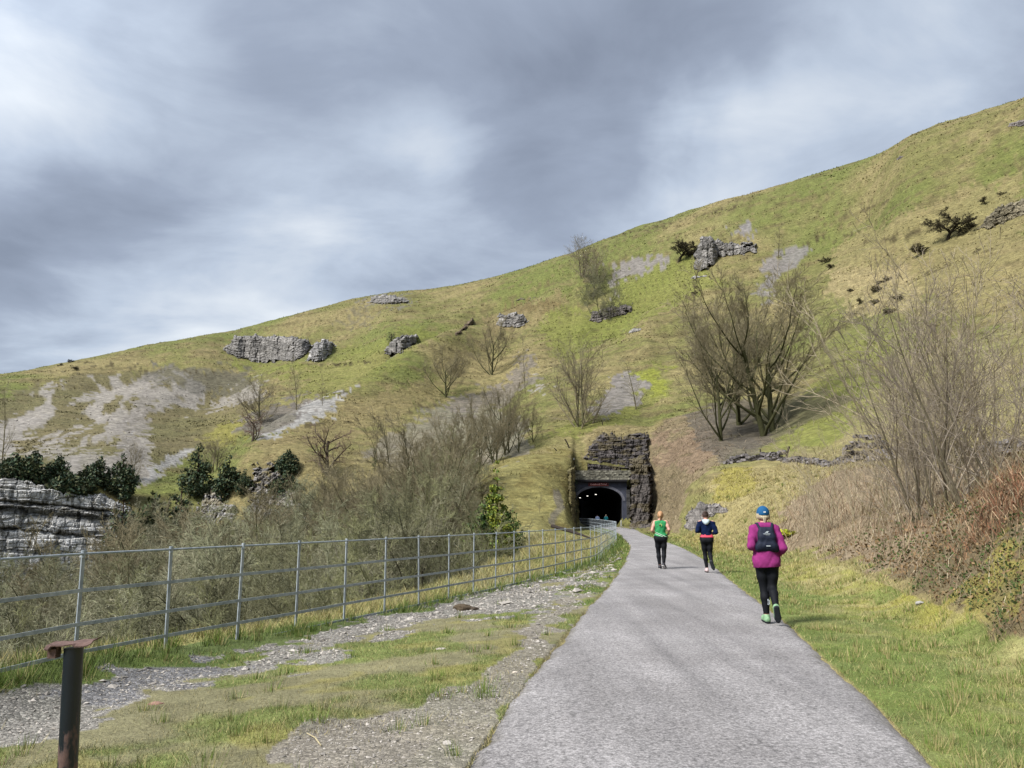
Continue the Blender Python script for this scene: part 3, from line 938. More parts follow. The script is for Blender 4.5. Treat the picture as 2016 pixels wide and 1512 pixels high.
def crag(name, label, poly, step, w, h, tint, seed, cat='rock outcrop', vert=.8, amp=.5, mat=None, soft=5, Dmin=20, bulge=.6, band=None, dark=.3, rag=7, mossy=0.0):
    """bedded limestone standing out of the slope inside the outline poly (photo pixels): a jointed, stepped face"""
    P = np.asarray(poly, float)
    lo, hi = P.min(0) - soft * 2, P.max(0) + soft * 2
    us, vs = np.arange(lo[0], hi[0], step), np.arange(lo[1], hi[1], step)
    U, Vv = np.meshgrid(us, vs)
    T = hit(U, Vv, Dmin)
    Dt = np.hypot(T[..., 0], T[..., 1])
    ppm = np.nanmedian(F / Dt)
    wob = (fbm(U / 9, Vv / 9, 3, seed) - .5) * rag * 2 + (fbm(U / 3, Vv / 3, 2, seed + 9) - .5) * rag * .6
    sd_ = segdist(U, Vv, P) + wob * np.clip(min(P.max(0) - P.min(0)) / 40, .3, 1)
    m = sm(0, soft, sd_)
    inside = sd_ > 0
    # foot of the face per column of the picture: nearest ground below the outcrop
    Df = np.zeros(len(us))
    for c in range(len(us)):
        rows = np.where(inside[:, c])[0]
        Df[c] = Dt[rows.max(), c] if len(rows) else np.nan
    g_ = np.where(np.isfinite(Df))[0]
    Df = np.interp(np.arange(len(us)), g_, Df[g_])
    kk = 5
    Df = np.convolve(np.pad(Df, kk, 'edge'), np.ones(2 * kk + 1) / (2 * kk + 1), 'valid')
    d = pixdir(U, Vv)
    hd = np.hypot(d[..., 0], d[..., 1])
    az = np.arctan2(d[..., 0], d[..., 1])
    Dm = float(np.nanmedian(Df))
    s_, z_ = az * Dm, CH + np.nan_to_num(Dt, nan=Dm) * 0 + Dm * d[..., 2] / hd
    disp = 0
    tint_ = 1.0
    for lv, (sc, am) in enumerate(((2.3, .55), (1.0, .30), (.45, .15))):
        bw, bh = w * sc * .8, h * sc * 1.15
        zz_ = z_ / bh + (fbm(s_ / (bw * 3), z_ / (bh * 4), 3, seed + lv) - .5) * 1.6
        row = np.floor(zz_)
        ss_ = s_ / bw + hsh(row, row * 0 + 3, seed + lv) * 5 + (fbm(s_ / bw, z_ / bw, 2, seed + 20 + lv) - .5) * .7
        colm = np.floor(ss_)
        rnd = hsh(row, colm, seed + 40 + lv)
        ed = np.minimum(np.minimum(ss_ - colm, 1 - ss_ + colm) * bw / bh, np.minimum(zz_ - row, 1 - zz_ + row))
        disp = disp + am * (rnd - .5 - .35 * (ed < .10) + .10 * (zz_ - row))
        tint_ = tint_ * (1 - dark * (.8, .6, .4)[lv] + 2 * dark * (.8, .6, .4)[lv] * hsh(row, colm, seed + 70 + lv)) * np.where(ed < .08, .62, 1.0)
    disp = disp * amp * 2 * w + (fbm(s_ / (w * 4), z_ / (h * 5), 3, seed + 90) - .5) * amp * 3 * w
    D = Dt - m * (np.maximum(Dt - np.maximum(Df[None], Dt * .82), 0) * vert + bulge * w) - m * disp + (1 - m) * .5 * w
    cc = np.asarray(tint)[None, None] * (tint_ * (.82 + .36 * fbm(s_ / (w * 3), z_ / (h * 3), 3, seed + 95)))[..., None]
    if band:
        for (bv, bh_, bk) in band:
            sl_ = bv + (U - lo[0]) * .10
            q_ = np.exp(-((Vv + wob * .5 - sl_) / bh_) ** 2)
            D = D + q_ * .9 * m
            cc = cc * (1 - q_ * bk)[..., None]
    if mossy:
        mm_ = sm(.52, .62, fbm(s_ / 1.4, z_ / .5, 3, seed + 97)) * mossy
        cc = cc * (1 - mm_[..., None]) + A(140, 124, 48) * mm_[..., None]
    V_ = np.stack([D * np.sin(az), D * np.cos(az), CH + D * d[..., 2] / hd], -1)
    ny_, nx_ = U.shape
    ii_, jj_ = np.meshgrid(np.arange(ny_ - 1), np.arange(nx_ - 1), indexing='ij')
    q = np.stack([ii_ * nx_ + jj_, ii_ * nx_ + jj_ + 1, (ii_ + 1) * nx_ + jj_ + 1, (ii_ + 1) * nx_ + jj_], -1).reshape(-1, 4)[:, ::-1]
    keep = (np.isfinite(D).ravel()[q].all(1)) & ((sd_ > -soft * .5).ravel()[q].any(1))
    q = q[keep]
    used, inv_ = np.unique(q, return_inverse=True)
    o = link_mesh(name, V_.reshape(-1, 3)[used], inv_.reshape(-1, 4), mat or m_rock, cols=cc.reshape(-1, 3)[used])
    return tag(o, label, cat)


G1 = A(172, 168, 164)
G2 = A(154, 149, 143)
GD = A(134, 126, 120)
crag('rock_outcrop', 'long pale crag high on the left hillside above the eroded scree slope', [(438, 690), (462, 660), (520, 660), (575, 662), (612, 672), (608, 700), (590, 712), (520, 716), (460, 706)], 1.3, 1.5, 1.0, G2, 1)
crag('rock_outcrop', 'rounded pale crag just right of the long crag on the left hillside', [(600, 712), (612, 680), (640, 668), (662, 680), (655, 700), (630, 714)], 1.3, 1.4, 1.0, G1, 2)
crag('rock_outcrop', 'wedge shaped grey crag beside the small dark evergreen bush', [(750, 700), (768, 672), (800, 658), (828, 660), (815, 680), (785, 698), (765, 704)], 1.3, 1.3, .8, G2, 3)
crag('rock_outcrop', 'low grey outcrop just under the skyline left of centre', [(712, 600), (740, 580), (770, 578), (808, 590), (806, 600), (760, 602)], 1.3, 1.5, .8, G2 * .95, 4)
crag('rock_outcrop', 'grey crag behind the bare tree in the middle of the hillside', [(975, 640), (985, 618), (1015, 614), (1045, 625), (1040, 642), (1005, 650)], 1.3, 1.3, .8, G2, 5)
crag('rock_outcrop', 'narrow ledge of brown rock climbing the spur above the central bare trees', [(900, 650), (930, 628), (935, 634), (908, 656), (890, 668)], 1.3, 1.0, .6, A(120, 104, 84), 6)
crag('rock_outcrop', 'thin rock ledge on the spur left of the skyline tree clump', [(995, 598), (1020, 585), (1058, 583), (1050, 592), (1020, 596), (990, 606)], 1.3, 1.2, .6, A(118, 108, 92), 7)
crag('rock_outcrop', 'dark broken crag with bushes under the skyline tree clump', [(1150, 636), (1165, 612), (1200, 602), (1246, 598), (1248, 612), (1215, 630), (1180, 640)], 1.3, 1.1, .8, GD, 8)
crag('rock_outcrop', 'tall square grey crag, the largest on the upper right hillside', [(1368, 498), (1380, 468), (1396, 464), (1412, 478), (1416, 500), (1410, 520), (1385, 538), (1362, 535)], 1.3, 1.1, .9, G2, 9, vert=.9)
crag('rock_outcrop', 'long low wall of rock running right from the tall square crag', [(1405, 472), (1440, 478), (1492, 478), (1490, 500), (1440, 506), (1405, 514)], 1.3, 1.2, .8, G2, 10, vert=.9)
crag('rock_outcrop', 'small stony patch of ledges on the grass below the skyline tree clump', [(1228, 656), (1245, 646), (1268, 645), (1262, 654), (1240, 660)], 1.3, .8, .4, G2, 11)
crag('rock_outcrop', 'small flat rocks in the grass below the tall square crag', [(1352, 548), (1370, 541), (1400, 540), (1398, 546), (1366, 552)], 1.3, .9, .4, G1, 12)
crag('rock_outcrop', 'broken dark crag at the right edge of the hillside beyond the leaning hawthorn', [(1920, 455), (1940, 425), (1975, 402), (2016, 390), (2060, 385), (2060, 415), (2000, 430), (1950, 455)], 1.3, 1.0, .6, A(150, 140, 116), 13)
crag('rock_outcrop', 'small rocks breaking the skyline at the upper right', [(1975, 252), (1990, 240), (2030, 232), (2030, 246), (2000, 255)], 1.3, 1.0, .5, GD, 14)
crag('rock_outcrop', 'small brown rocks near the skyline right of the long scree run', [(1752, 320), (1770, 306), (1782, 306), (1775, 318)], 1.3, .9, .5, GD, 15)
# scattered stones and ledges on the eroded slope
rg = np.random.default_rng(77)
for k, (pp, nn, lb) in enumerate([
    ([(300, 735), (350, 730), (480, 735), (520, 760), (470, 775), (380, 770), (320, 765)], 200, 'broken band of small dark ledges below the long pale crag'),
    ([(225, 830), (262, 790), (285, 760), (300, 800), (280, 860), (268, 905), (235, 900)], 200, 'stony rib running down the eroded slope to the cliff'),
    ([(180, 855), (240, 850), (260, 890), (215, 900), (180, 880)], 50, 'scattered dark stones left of the stony rib')]):
    crag('rock_outcrop', lb, pp, 1.4, 1.3, .6, A(176, 172, 168), 30 + k, 'rock ledges', vert=.0, dark=.4, bulge=.0, amp=.3, rag=16, soft=12, mossy=.5)
# valley cliffs
crag('cliff', 'white limestone cliff with a dark overhang at the left edge below the dark yews',
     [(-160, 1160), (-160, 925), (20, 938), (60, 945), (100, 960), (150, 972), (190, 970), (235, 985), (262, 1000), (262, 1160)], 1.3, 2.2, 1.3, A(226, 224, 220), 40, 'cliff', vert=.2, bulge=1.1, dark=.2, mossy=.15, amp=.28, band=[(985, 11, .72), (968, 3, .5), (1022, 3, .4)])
crag('cliff', 'grey rock face between the two dark yews below the grassy spur', [(370, 1040), (385, 985), (415, 955), (440, 975), (470, 1000), (470, 1050)], 1.3, 1.6, 1.1, A(176, 172, 170), 41, 'cliff', vert=.25, bulge=.3, soft=14, rag=16, mossy=.4)
crag('cliff', 'grey buttress under the grassy spur, left of the gnarled bare tree', [(470, 1060), (482, 970), (495, 920), (530, 908), (565, 930), (600, 985), (620, 1020), (620, 1060)], 1.3, 1.8, 1.2, A(160, 154, 148), 42, 'cliff', vert=.25, bulge=.3, soft=18, rag=18, mossy=.5)
crag('rock_outcrop', 'dark rocks seen through the railings below the ivy covered tree', [(905, 1075), (930, 1055), (985, 1055), (990, 1080), (965, 1105), (935, 1100)], 1.1, .5, .35, A(124, 116, 112), 43, Dmin=34, mat=m_rock_near)
crag('rock_outcrop', 'dark jointed rock face above the tunnel mouth', [(1132, 915), (1150, 895), (1165, 866), (1190, 850), (1230, 858), (1275, 848), (1282, 880), (1285, 915), (1262, 938), (1200, 938), (1134, 938)], 1.1, .75, .55, A(98, 92, 90), 44, 'rock outcrop', vert=.45, bulge=.3, soft=9, mossy=.2, mat=m_rock_near, Dmin=60)
crag('rock_outcrop', 'rough rock side of the cutting right of the tunnel mouth', [(1237, 1042), (1236, 900), (1272, 890), (1288, 930), (1290, 990), (1284, 1044)], 1.1, .6, .5, A(108, 101, 96), 45, 'rock outcrop', vert=.25, bulge=.0, soft=10, mossy=.2, mat=m_rock_near, Dmin=60)
crag('rock_outcrop', 'rough mossy rock against the left side of the tunnel mouth', [(1116, 925), (1134, 915), (1137, 1036), (1124, 1036), (1119, 980)], 1.1, .5, .4, A(140, 130, 90), 46, 'rock outcrop', vert=.5, mat=m_rock_near, Dmin=60)
crag('rock_outcrop', 'broken grey rock poking out of the bank beside the path behind the runners', [(1345, 1045), (1352, 1010), (1378, 985), (1400, 990), (1440, 1000), (1432, 1012), (1400, 1020), (1378, 1045)], 1.0, .22, .16, A(156, 149, 144), 47, mat=m_rock_near, Dmin=30, vert=.6)


def rubble_wall(name, label, pix, hpx, seed, sz):
    rg = np.random.default_rng(seed)
    mb = MB()
    for (u0, v0), (u1, v1) in zip(pix[:-1], pix[1:]):
        a_, b_ = hit1(u0, v0, 30), hit1(u1, v1, 30)
        L = np.linalg.norm(b_ - a_)
        for q_ in range(int(L / sz * 7)):
            t_ = rg.random()
            pnt = a_ + (b_ - a_) * t_
            hh = hpx * (.55 + .9 * vn(np.array([t_ * L / 3.0]), np.array([seed * 1.]), 2)[0])
            x, y = pnt[0] + rg.normal(0, .12), pnt[1] + rg.normal(0, .15)
            z = H(x, y) + rg.uniform(-.05, hh)
            mb.box((x, y, z), (sz * rg.uniform(.6, 1.5), sz * rg.uniform(.7, 1.2), sz * rg.uniform(.35, .6)), rg.uniform(-.5, .5), A(138, 132, 130) * rg.uniform(.55, 1.3), .22, rg)
    return tag(mb.build(name, m_rock_near), label, 'stone wall')


rubble_wall('dry_stone_wall', 'tumbled dry stone wall on the bank above the runners, left of the leaning post', [(1432, 914), (1470, 908), (1500, 905), (1540, 906)], .7, 1, .42)
rubble_wall('dry_stone_wall', 'high heap of dry stone wall behind the thin saplings on the right bank', [(1668, 912), (1700, 905), (1740, 908)], 1.6, 2, .42)
rubble_wall('dry_stone_wall', 'low stretch of dry stone wall behind the thicket at the far right', [(1740, 908), (1800, 912), (1900, 905), (2016, 890)], .7, 3, .36)
rubble_wall('dry_stone_wall', 'few fallen wall stones between the leaning post and the high heap', [(1545, 908), (1600, 910), (1668, 912)], .25, 4, .36)

# ------------------------------------------------------------------ tunnel portal
m_soot = simple('sooty_stone', A(74, 77, 90), .8, .35, 1.2, bump=.5, bscale=8)
m_soot2 = simple('sooty_ring', A(122, 122, 132), .85, .3, 2.5, bump=.5, bscale=8)
m_black = simple('tunnel_lining_brick', A(30, 28, 28), .95, .3, 3)
m_floor = simple('tunnel_floor', A(70, 66, 64), .95, .3, 3)
portal = thing('tunnel_portal', 'sooty stone tunnel mouth with an arched black opening under a rough stone parapet', 'tunnel', (TX, TY, .2))


def arch_pts(r, b, zs, n=28):
    th = np.linspace(math.pi, 0, n)
    return [(-r, 0.0)] + [(r * math.cos(a_), zs + b * math.sin(a_)) for a_ in th] + [(r, 0.0)]


def pz_of(v, D=115.8): return CH + (1018.3 - v) / F * D * 1.0 - .2


zs_, bb_ = pz_of(987), pz_of(961) - pz_of(987)
ztop, zpar = pz_of(950), pz_of(931)
ap = arch_pts(TR, bb_, zs_)
WL, WR = -4.15, 4.15
mb = MB()
n_ = len(ap)
outer = []
for i, (x, z) in enumerate(ap):
    if i == 0: outer.append((WL, 0))
    elif i == n_ - 1: outer.append((WR, 0))
    else:
        ang = (i - 1) / (n_ - 3)
        if ang < .22: outer.append((WL, zs_ * .6 + (ztop - zs_ * .6) * (ang / .22)))
        elif ang > .78: outer.append((WR, zs_ * .6 + (ztop - zs_ * .6) * ((1 - ang) / .22)))
        else: outer.append((WL + (WR - WL) * (ang - .22) / .56, ztop))
Vf = [(x, 0, z) for x, z in ap] + [(x, 0, z) for x, z in outer] + [(x, 1.1, z) for x, z in ap] + [(x, 1.1, z) for x, z in outer]
f_ = []
for i in range(n_ - 1):
    f_.append((i, i + 1, n_ + i + 1, n_ + i))
    f_.append((n_ + i, n_ + i + 1, 3 * n_ + i + 1, 3 * n_ + i))
    f_.append((i, 2 * n_ + i, 2 * n_ + i + 1, i + 1))
mb.add(Vf, f_)
mb.build('headwall', m_soot, portal)
# ring of voussoirs
mb = MB()
ro = arch_pts(TR + .42, bb_ + .38, zs_)
for i in range(1, n_ - 2):
    a0, a1, b1_, b0 = ap[i], ap[i + 1], ro[i + 1], ro[i]
    sh = .012
    Vv = []
    for y in (-.05, .3):
        for (x, z) in (a0, a1, b1_, b0):
            cx, cz = (a0[0] + b1_[0]) / 2, (a0[1] + b1_[1]) / 2
            Vv.append((x + (cx - x) * .06, y, z + (cz - z) * .06))
    mb.add(Vv, [(0, 1, 2, 3), (4, 7, 6, 5), (0, 4, 5, 1), (1, 5, 6, 2), (2, 6, 7, 3), (3, 7, 4, 0)])
mb.build('arch_ring', m_soot2, portal)
mb = MB()
mb.box((0, -.12, ztop + .13), (8.4, 1.0, .26))
mb.build('cornice', simple('cornice_stone', A(44, 42, 44), .9, .3, 2), portal)
rg = np.random.default_rng(5)
mb = MB()
zz = ztop + .27
while zz < zpar:
    hh = rg.uniform(.2, .32)
    x = -4.4
    while x < 4.5:
        ww = rg.uniform(.3, .8)
        mb.box((x + ww / 2, .35 + rg.uniform(-.05, .05), zz + hh / 2), (ww * .95, .8, hh * .93), 0, A(150, 146, 130) * rg.uniform(.5, 1.25), .05, rg)
        x += ww
    zz += hh
mb.build('parapet', m_rock_near, portal)
for sx in (-1, 1):
    mb = MB()
    for k in range(9):
        mb.box((sx * 4.3, .1, .3 + k * .6), (.5, .7, .55), 0, A(90, 88, 86) * rg.uniform(.6, 1.2), .06, rg)
    mb.build('side_pier', m_rock_near, portal)
# bore
mb = MB()
Ltun = 70
ys_ = [1.1, 20, 45, Ltun]
base_i = arch_pts(TR + .02, bb_, zs_)
Vt = [(x + (y * .0), y, z) for y in ys_ for x, z in base_i]
ft_ = [(k * n_ + i, k * n_ + i + 1, (k + 1) * n_ + i + 1, (k + 1) * n_ + i) for k in range(3) for i in range(n_ - 1)]
mb.add(Vt, ft_)
mb.build('lining', m_black, portal)
mb = MB()
cc_ = np.array([(x, Ltun, z) for x, z in base_i] + [(0, Ltun, 2)])
mb.add(cc_, [(i, i + 1, n_) for i in range(n_ - 1)])
mb.build('end_wall', m_black, portal)
tag(link_mesh('tunnel_floor', [(TX - 3.6, TY + .3, .19), (TX + 3.6, TY + .3, .19), (TX + 3.6, TY + Ltun, .25), (TX - 3.6, TY + Ltun, .25)], [[0, 1, 2, 3]], m_floor), kind='structure')
m_lamp, t, p = mat_new('lamp_glow')
p.inputs['Emission Color'].default_value = (1, .95, .85, 1)
p.inputs['Emission Strength'].default_value = 1.4
for (u, v, dd, lb) in [(1173, 973.5, 8, 'nearest'), (1156.5, 976.5, 16, 'middle'), (1142, 980, 26, 'farthest')]:
    d = pixdir(u, v)
    y = TY + dd
    x, z = d[0] / d[1] * y, CH + d[2] / d[1] * y
    L = thing('tunnel_lamp', f'small lit lamp inside the tunnel, the {lb} of the three in a row', 'lamp', (x, y, z), group='lamps in the tunnel')
    mb = MB(); mb.box((0, 0, .1), (.4, .3, .1)); mb.box((0, 0, .5), (.04, .04, .75)); mb.build('fitting', m_dark, L)
    mb = MB(); mb.box((0, 0, 0), (.26, .2, .07)); mb.build('diffuser', m_lamp, L)


def text_mesh(name, s, size, mat, parent, loc, rot, ext=.004, sx=1.0):
    cu = bpy.data.curves.new(name, 'FONT')
    cu.body = s
    cu.size = size
    cu.extrude = ext
    cu.align_x = 'CENTER'
    cu.align_y = 'CENTER'
    tmp = bpy.data.objects.new('tmp', cu)
    C.objects.link(tmp)
    dg = bpy.context.evaluated_depsgraph_get()
    me = bpy.data.meshes.new_from_object(tmp.evaluated_get(dg))
    bpy.data.objects.remove(tmp)
    me.materials.clear()
    me.materials.append(mat)
    o = bpy.data.objects.new(name, me)
    C.objects.link(o)
    o.location = loc
    o.rotation_euler = rot
    o.scale = (sx, 1, 1)
    o.parent = parent
    return o


m_red = simple('sign_red', A(150, 40, 36, 1.2), .6, .1)
m_signb = simple('sign_ground', A(70, 34, 36), .7, .2)
m_cream = simple('sign_letters', A(250, 190, 180, 1.6), .6, .05)
sg_ = thing('tunnel_sign', 'narrow red name board with pale lettering over the tunnel arch', 'sign', (TX - .1, TY - .2, .2 + (pz_of(955.5))))
mb = MB(); mb.box((0, 0, 0), (2.9, .06, .40)); mb.build('board', m_signb, sg_)
mb = MB()
for z in (-.19, .19): mb.box((0, -.035, z), (2.95, .03, .035))
for x in (-1.46, 1.46): mb.box((x, -.035, 0), (.035, .03, .345))
mb.build('frame', m_red, sg_)
text_mesh('lettering', 'Cressbrook Tunnel', .36, m_cream, sg_, (0, -.045, 0), (R(90), 0, 0), sx=.86)
# white marker post by the tunnel foot
m_white = simple('white_paint', A(210, 210, 205), .6, .15)
wp = hit1(1228, 1036, 60)
mb = MB(); mb.tube([(16.1, 114.2, .15), (16.1, 114.2, 1.0)], .09); mb.tube([(16.1, 114.2, 1.0), (16.1, 114.2, 1.12)], [.09, .03]); mb.box((16.1, 114.2, .22), (.5, .4, .12))
tag(mb.build('marker_post', m_white), 'slim pale marker post at the right foot of the tunnel mouth', 'post')

# ------------------------------------------------------------------ railings
m_galv, t, p = mat_new('galvanised_steel', .5, .4)
gpos = t.new('ShaderNodeNewGeometry').outputs['Position']
gn = t.noise(gpos, 9, 4, .7)
t.l.new(t.mix(t.rng(gn, .35, .65), A(150, 160, 168), A(196, 204, 210)), p.inputs['Base Color'])
npost = 92
sfull = np.concatenate([seg[:len(lead) + 18], np.linspace(seg[len(lead) + 17], seg[-1], npost - (len(lead) + 17))[1:]])
fxp, fyp = pchip(seg, ctrl[:, 0], sfull), pchip(seg, ctrl[:, 1], sfull)
top_off = lambda y: pathz(y) - .055 * sm(40, 15, y)
rail = thing('railings', 'galvanised steel railings with five rails curving along the left side of the path', 'fence', (fxp[0], fyp[0], 0))
inv = Matrix.Translation((-fxp[0], -fyp[0], 0))
ox, oy = fxp[0], fyp[0]
mb = MB()
mb.box((0, 0, .35), (.046, .014, 1.66))
mb.tube([(0, 0, 1.16), (0, 0, 1.24)], .024, 8)
for z in (.8, .44, .14, -.13):
    mb.tube([(0, -.012, z), (0, -.02, z)], .008, 6)
post0 = mb.build('post', m_galv, rail)
dirs = np.gradient(np.stack([fxp, fyp], 1), axis=0)
for k in range(len(fxp)):
    o = post0 if k == 0 else post0.copy()
    if k: C.objects.link(o)
    o.parent = rail
    o.location = (fxp[k] - ox, fyp[k] - oy, top_off(fyp[k]))
    o.rotation_euler = (R(np.random.default_rng(k).normal(0, .6)), R(np.random.default_rng(k + 5).normal(0, .8)), math.atan2(dirs[k, 1], dirs[k, 0]) + math.pi / 2 * 0)
xs_, ys_ = fxp - ox, fyp - oy
Pz = top_off(fyp)
nr_ = np.stack([dirs[:, 1], -dirs[:, 0]], 1)
nr_ /= np.linalg.norm(nr_, axis=1, keepdims=True)
for i, z in enumerate((1.2, .8, .44, .14, -.13)):
    mb = MB()
    if i == 0:
        mb.tube(np.stack([xs_, ys_, Pz + z], 1), .0135, 8)
    else:
        hw, th = .02, .004
        offs = [(-th, -hw), (th, -hw), (th, hw), (-th, hw)]
        rings = np.stack([np.stack([xs_ + nr_[:, 0] * (a_ + .012), ys_ + nr_[:, 1] * (a_ + .012), Pz + z + b_ + np.sin(np.arange(len(xs_)) * 2.1 + i) * .004], 1) for a_, b_ in offs], 1)
        n = len(xs_)
        fr = [(k * 4 + j, k * 4 + (j + 1) % 4, (k + 1) * 4 + (j + 1) % 4, (k + 1) * 4 + j) for k in range(n - 1) for j in range(4)]
        mb.add(rings.reshape(-1, 3), fr)
    mb.build('rail', m_galv, rail)

# old iron post in the foreground
m_pipe, t, p = mat_new('flaking_black_paint', .45, .5)
g = t.new('ShaderNodeTexCoord').outputs['Object']
sz = t.new('ShaderNodeSeparateXYZ'); t.l.new(g, sz.inputs[0])
rn = t.noise(t.vmath('MULTIPLY', g, (9, 9, 3)), 1.4, 5, .6)
low = t.rng(sz.outputs[2], .25, .62, .30, -.02)
rust = t.rng(t.math('ADD', rn, low), .60, .66)
pc = t.mix(t.noise(g, 8, 3), (.002, .004, .008), (.005, .010, .016))
t.l.new(t.mix(rust, pc, t.mix(t.noise(g, 40, 4, .7), (.05, .028, .022), (.13, .075, .06))), p.inputs['Base Color'])
t.l.new(t.rng(rust, 0, 1, .38, .85), p.inputs['Roughness'])
bb = t.new('ShaderNodeBump'); bb.inputs['Distance'].default_value = .004
t.l.new(rn, bb.inputs['Height']); t.l.new(bb.outputs[0], p.inputs['Normal'])
m_rust = simple('rusty_plate', (.10, .06, .05), .85, .35, 18, bump=.5, bscale=60)
px_, py_ = -2.30, 4.16
ip = thing('iron_post', 'old round iron post in the left foreground with a bent rusty plate on top', 'post', (px_, py_, H(px_, py_)))
hp = .90 - H(px_, py_)
mb = MB(); mb.tube([(0.055, 0, -.1), (0.03, 0, hp * .5), (0.01, 0, hp - .02)], .0465, 28, caps=True)
po = mb.build('post_shaft', m_pipe, ip, smooth=False)
for q_ in po.data.polygons: q_.use_smooth = len(q_.vertices) == 4
nx_, ny_ = 15, 6
V_, f_ = [], []
rg = np.random.default_rng(12)
for s_ in (0, 1):
    for i in range(nx_):
        for j in range(ny_):
            x = -.118 + .236 * i / (nx_ - 1)
            y = -.06 + .12 * j / (ny_ - 1)
            z = .004 * math.sin(x * 40) - .004 - .012 * math.exp(-((x + .105) / .02) ** 2) * (1 if j == 0 else .6) + .022 * max(0, (x - .05) / .07) ** 2 + (.014 if (j in (0,) and x > -.1 and x < .02) else 0)
            if j == 0: z -= .010
            V_.append((x, y, z + (0 if s_ else -.006)))
for i in range(nx_ - 1):
    for j in range(ny_ - 1):
        a_ = i * ny_ + j
        f_.append((a_, a_ + 1, a_ + ny_ + 1, a_ + ny_))
        a_ += nx_ * ny_
        f_.append((a_, a_ + ny_, a_ + ny_ + 1, a_ + 1))
def rim(seq):
    for a_, b_ in zip(seq[:-1], seq[1:]): f_.append((a_, b_, b_ + nx_ * ny_, a_ + nx_ * ny_))
rim([i * ny_ for i in range(nx_)]); rim([i * ny_ + ny_ - 1 for i in range(nx_)][::-1]); rim(list(range(ny_))[::-1]); rim([(nx_ - 1) * ny_ + j for j in range(ny_)])
cp = link_mesh('cap_plate', V_, np.array(f_), m_rust, ip)
cp.location = (.006, 0, hp + .008)
cp.rotation_euler = (R(4), R(-1.5), R(3))
mb = MB(); mb.box((-.078, -.02, hp - .045), (.042, .05, .045)); mb.box((-.058, -.02, hp - .02), (.012, .03, .02)); mb.box((-.085, -.02, hp - .012), (.01, .03, .02))
mb.build('bracket', m_rust, ip)

# ------------------------------------------------------------------ loose wooden fence posts
m_wood = simple('weathered_wood', A(62, 54, 44), .95, .3, 5, bump=.5, bscale=30)


def stake(u, v, hpx, lean, r, label):
    b_ = hit1(u, v, 30)
    D = np.linalg.norm(b_[:2])
    hh = hpx / F * D
    mb = MB(); mb.tube([(0, 0, -.3), (math.sin(lean) * hh * .5, 0, math.cos(lean) * hh * .5), (math.sin(lean) * hh, 0, math.cos(lean) * hh)], [r, r, r * .9], 7)
    o = mb.build('fence_stake', m_wood)
    o.location = b_
    return tag(o, label, 'fence post')


stake(1122, 882, 20, -.5, .12, 'dark stake leaning left on the crest above the tunnel mouth, the longest there')
stake(1098, 888, 9, -.9, .09, 'short dark stake nearly fallen on the knoll crest left of the tunnel')
stake(1187, 838, 12, -.2, .07, 'thin upright stake at the foot of the slope above the tunnel rock face')
stake(1546, 905, 26, .35, .11, 'dark wooden post leaning right beside the end of the tumbled wall')
stake(1497, 898, 13, .05, .07, 'short thin post standing behind the tumbled wall')
stake(1690, 880, 14, .1, .08, 'short wooden post above the high heap of wall stones')
stake(1470, 902, 12, -.1, .07, 'short thin post at the left end of the tumbled wall')

# ------------------------------------------------------------------ bare trees
m_bark = attr_mat('bark', .95, .3, 6, .1)


def norm(a): return a / (np.linalg.norm(a, axis=-1, keepdims=True) + 1e-9)


def grow(seed, starts, dirs, L0, r0, levels):
    """levels: dicts n, wig, trop, taper, kids, t0, ang, lr, rr, k ; returns list per level of (V, quads)"""
    rg = np.random.default_rng(seed)
    P, D = np.asarray(starts, float), norm(np.asarray(dirs, float))
    L, r = np.broadcast_to(np.asarray(L0, float), (len(P),)).copy(), np.broadcast_to(np.asarray(r0, float), (len(P),)).copy()
    res = []
    for li, lv in enumerate(levels):
        n = lv['n']
        pts = np.zeros((len(P), n + 1, 3))
        dr_ = np.zeros((len(P), n + 1, 3))
        pts[:, 0], dr_[:, 0] = P, D
        d = D.copy()
        for i in range(n):
            d = norm(d + rg.normal(0, lv['wig'], d.shape) + np.array([0, 0, lv['trop']]))
            pts[:, i + 1] = pts[:, i] + d * (L / n)[:, None]
            dr_[:, i + 1] = d
        tt_ = np.linspace(0, 1, n + 1)
        rad = r[:, None] * (1 - (1 - lv['taper']) * tt_[None])
        res.append(tubes(pts, rad, lv['k']))
        if li == len(levels) - 1: break
        kids = lv['kids']
        B = len(P)
        t = lv['t0'] + (1 - lv['t0']) * (np.arange(kids)[None] + rg.uniform(0, 1, (B, kids))) / kids
        x = t * n
        i = np.clip(x.astype(int), 0, n - 1)
        f = (x - i)[..., None]
        b = np.arange(B)[:, None]
        cp_ = pts[b, i] * (1 - f) + pts[b, i + 1] * f
        cd = norm(dr_[b, i] * (1 - f) + dr_[b, i + 1] * f)
        rv_ = rg.normal(0, 1, cd.shape)
        perp = norm(rv_ - (rv_ * cd).sum(-1, keepdims=True) * cd)
        ang = np.radians(rg.normal(lv['ang'], lv.get('angs', 9), (B, kids)))[..., None]
        nd = cd * np.cos(ang) + perp * np.sin(ang)
        nl = L[:, None] * lv['lr'] * (1.15 - lv.get('sh', .6) * t) * rg.uniform(.7, 1.2, (B, kids))
        nrad = rad[b, i] * lv['rr']
        P, D, L, r = cp_.reshape(-1, 3), nd.reshape(-1, 3), nl.ravel(), np.maximum(nrad.ravel(), lv.get('rmin', .0009))
    return res


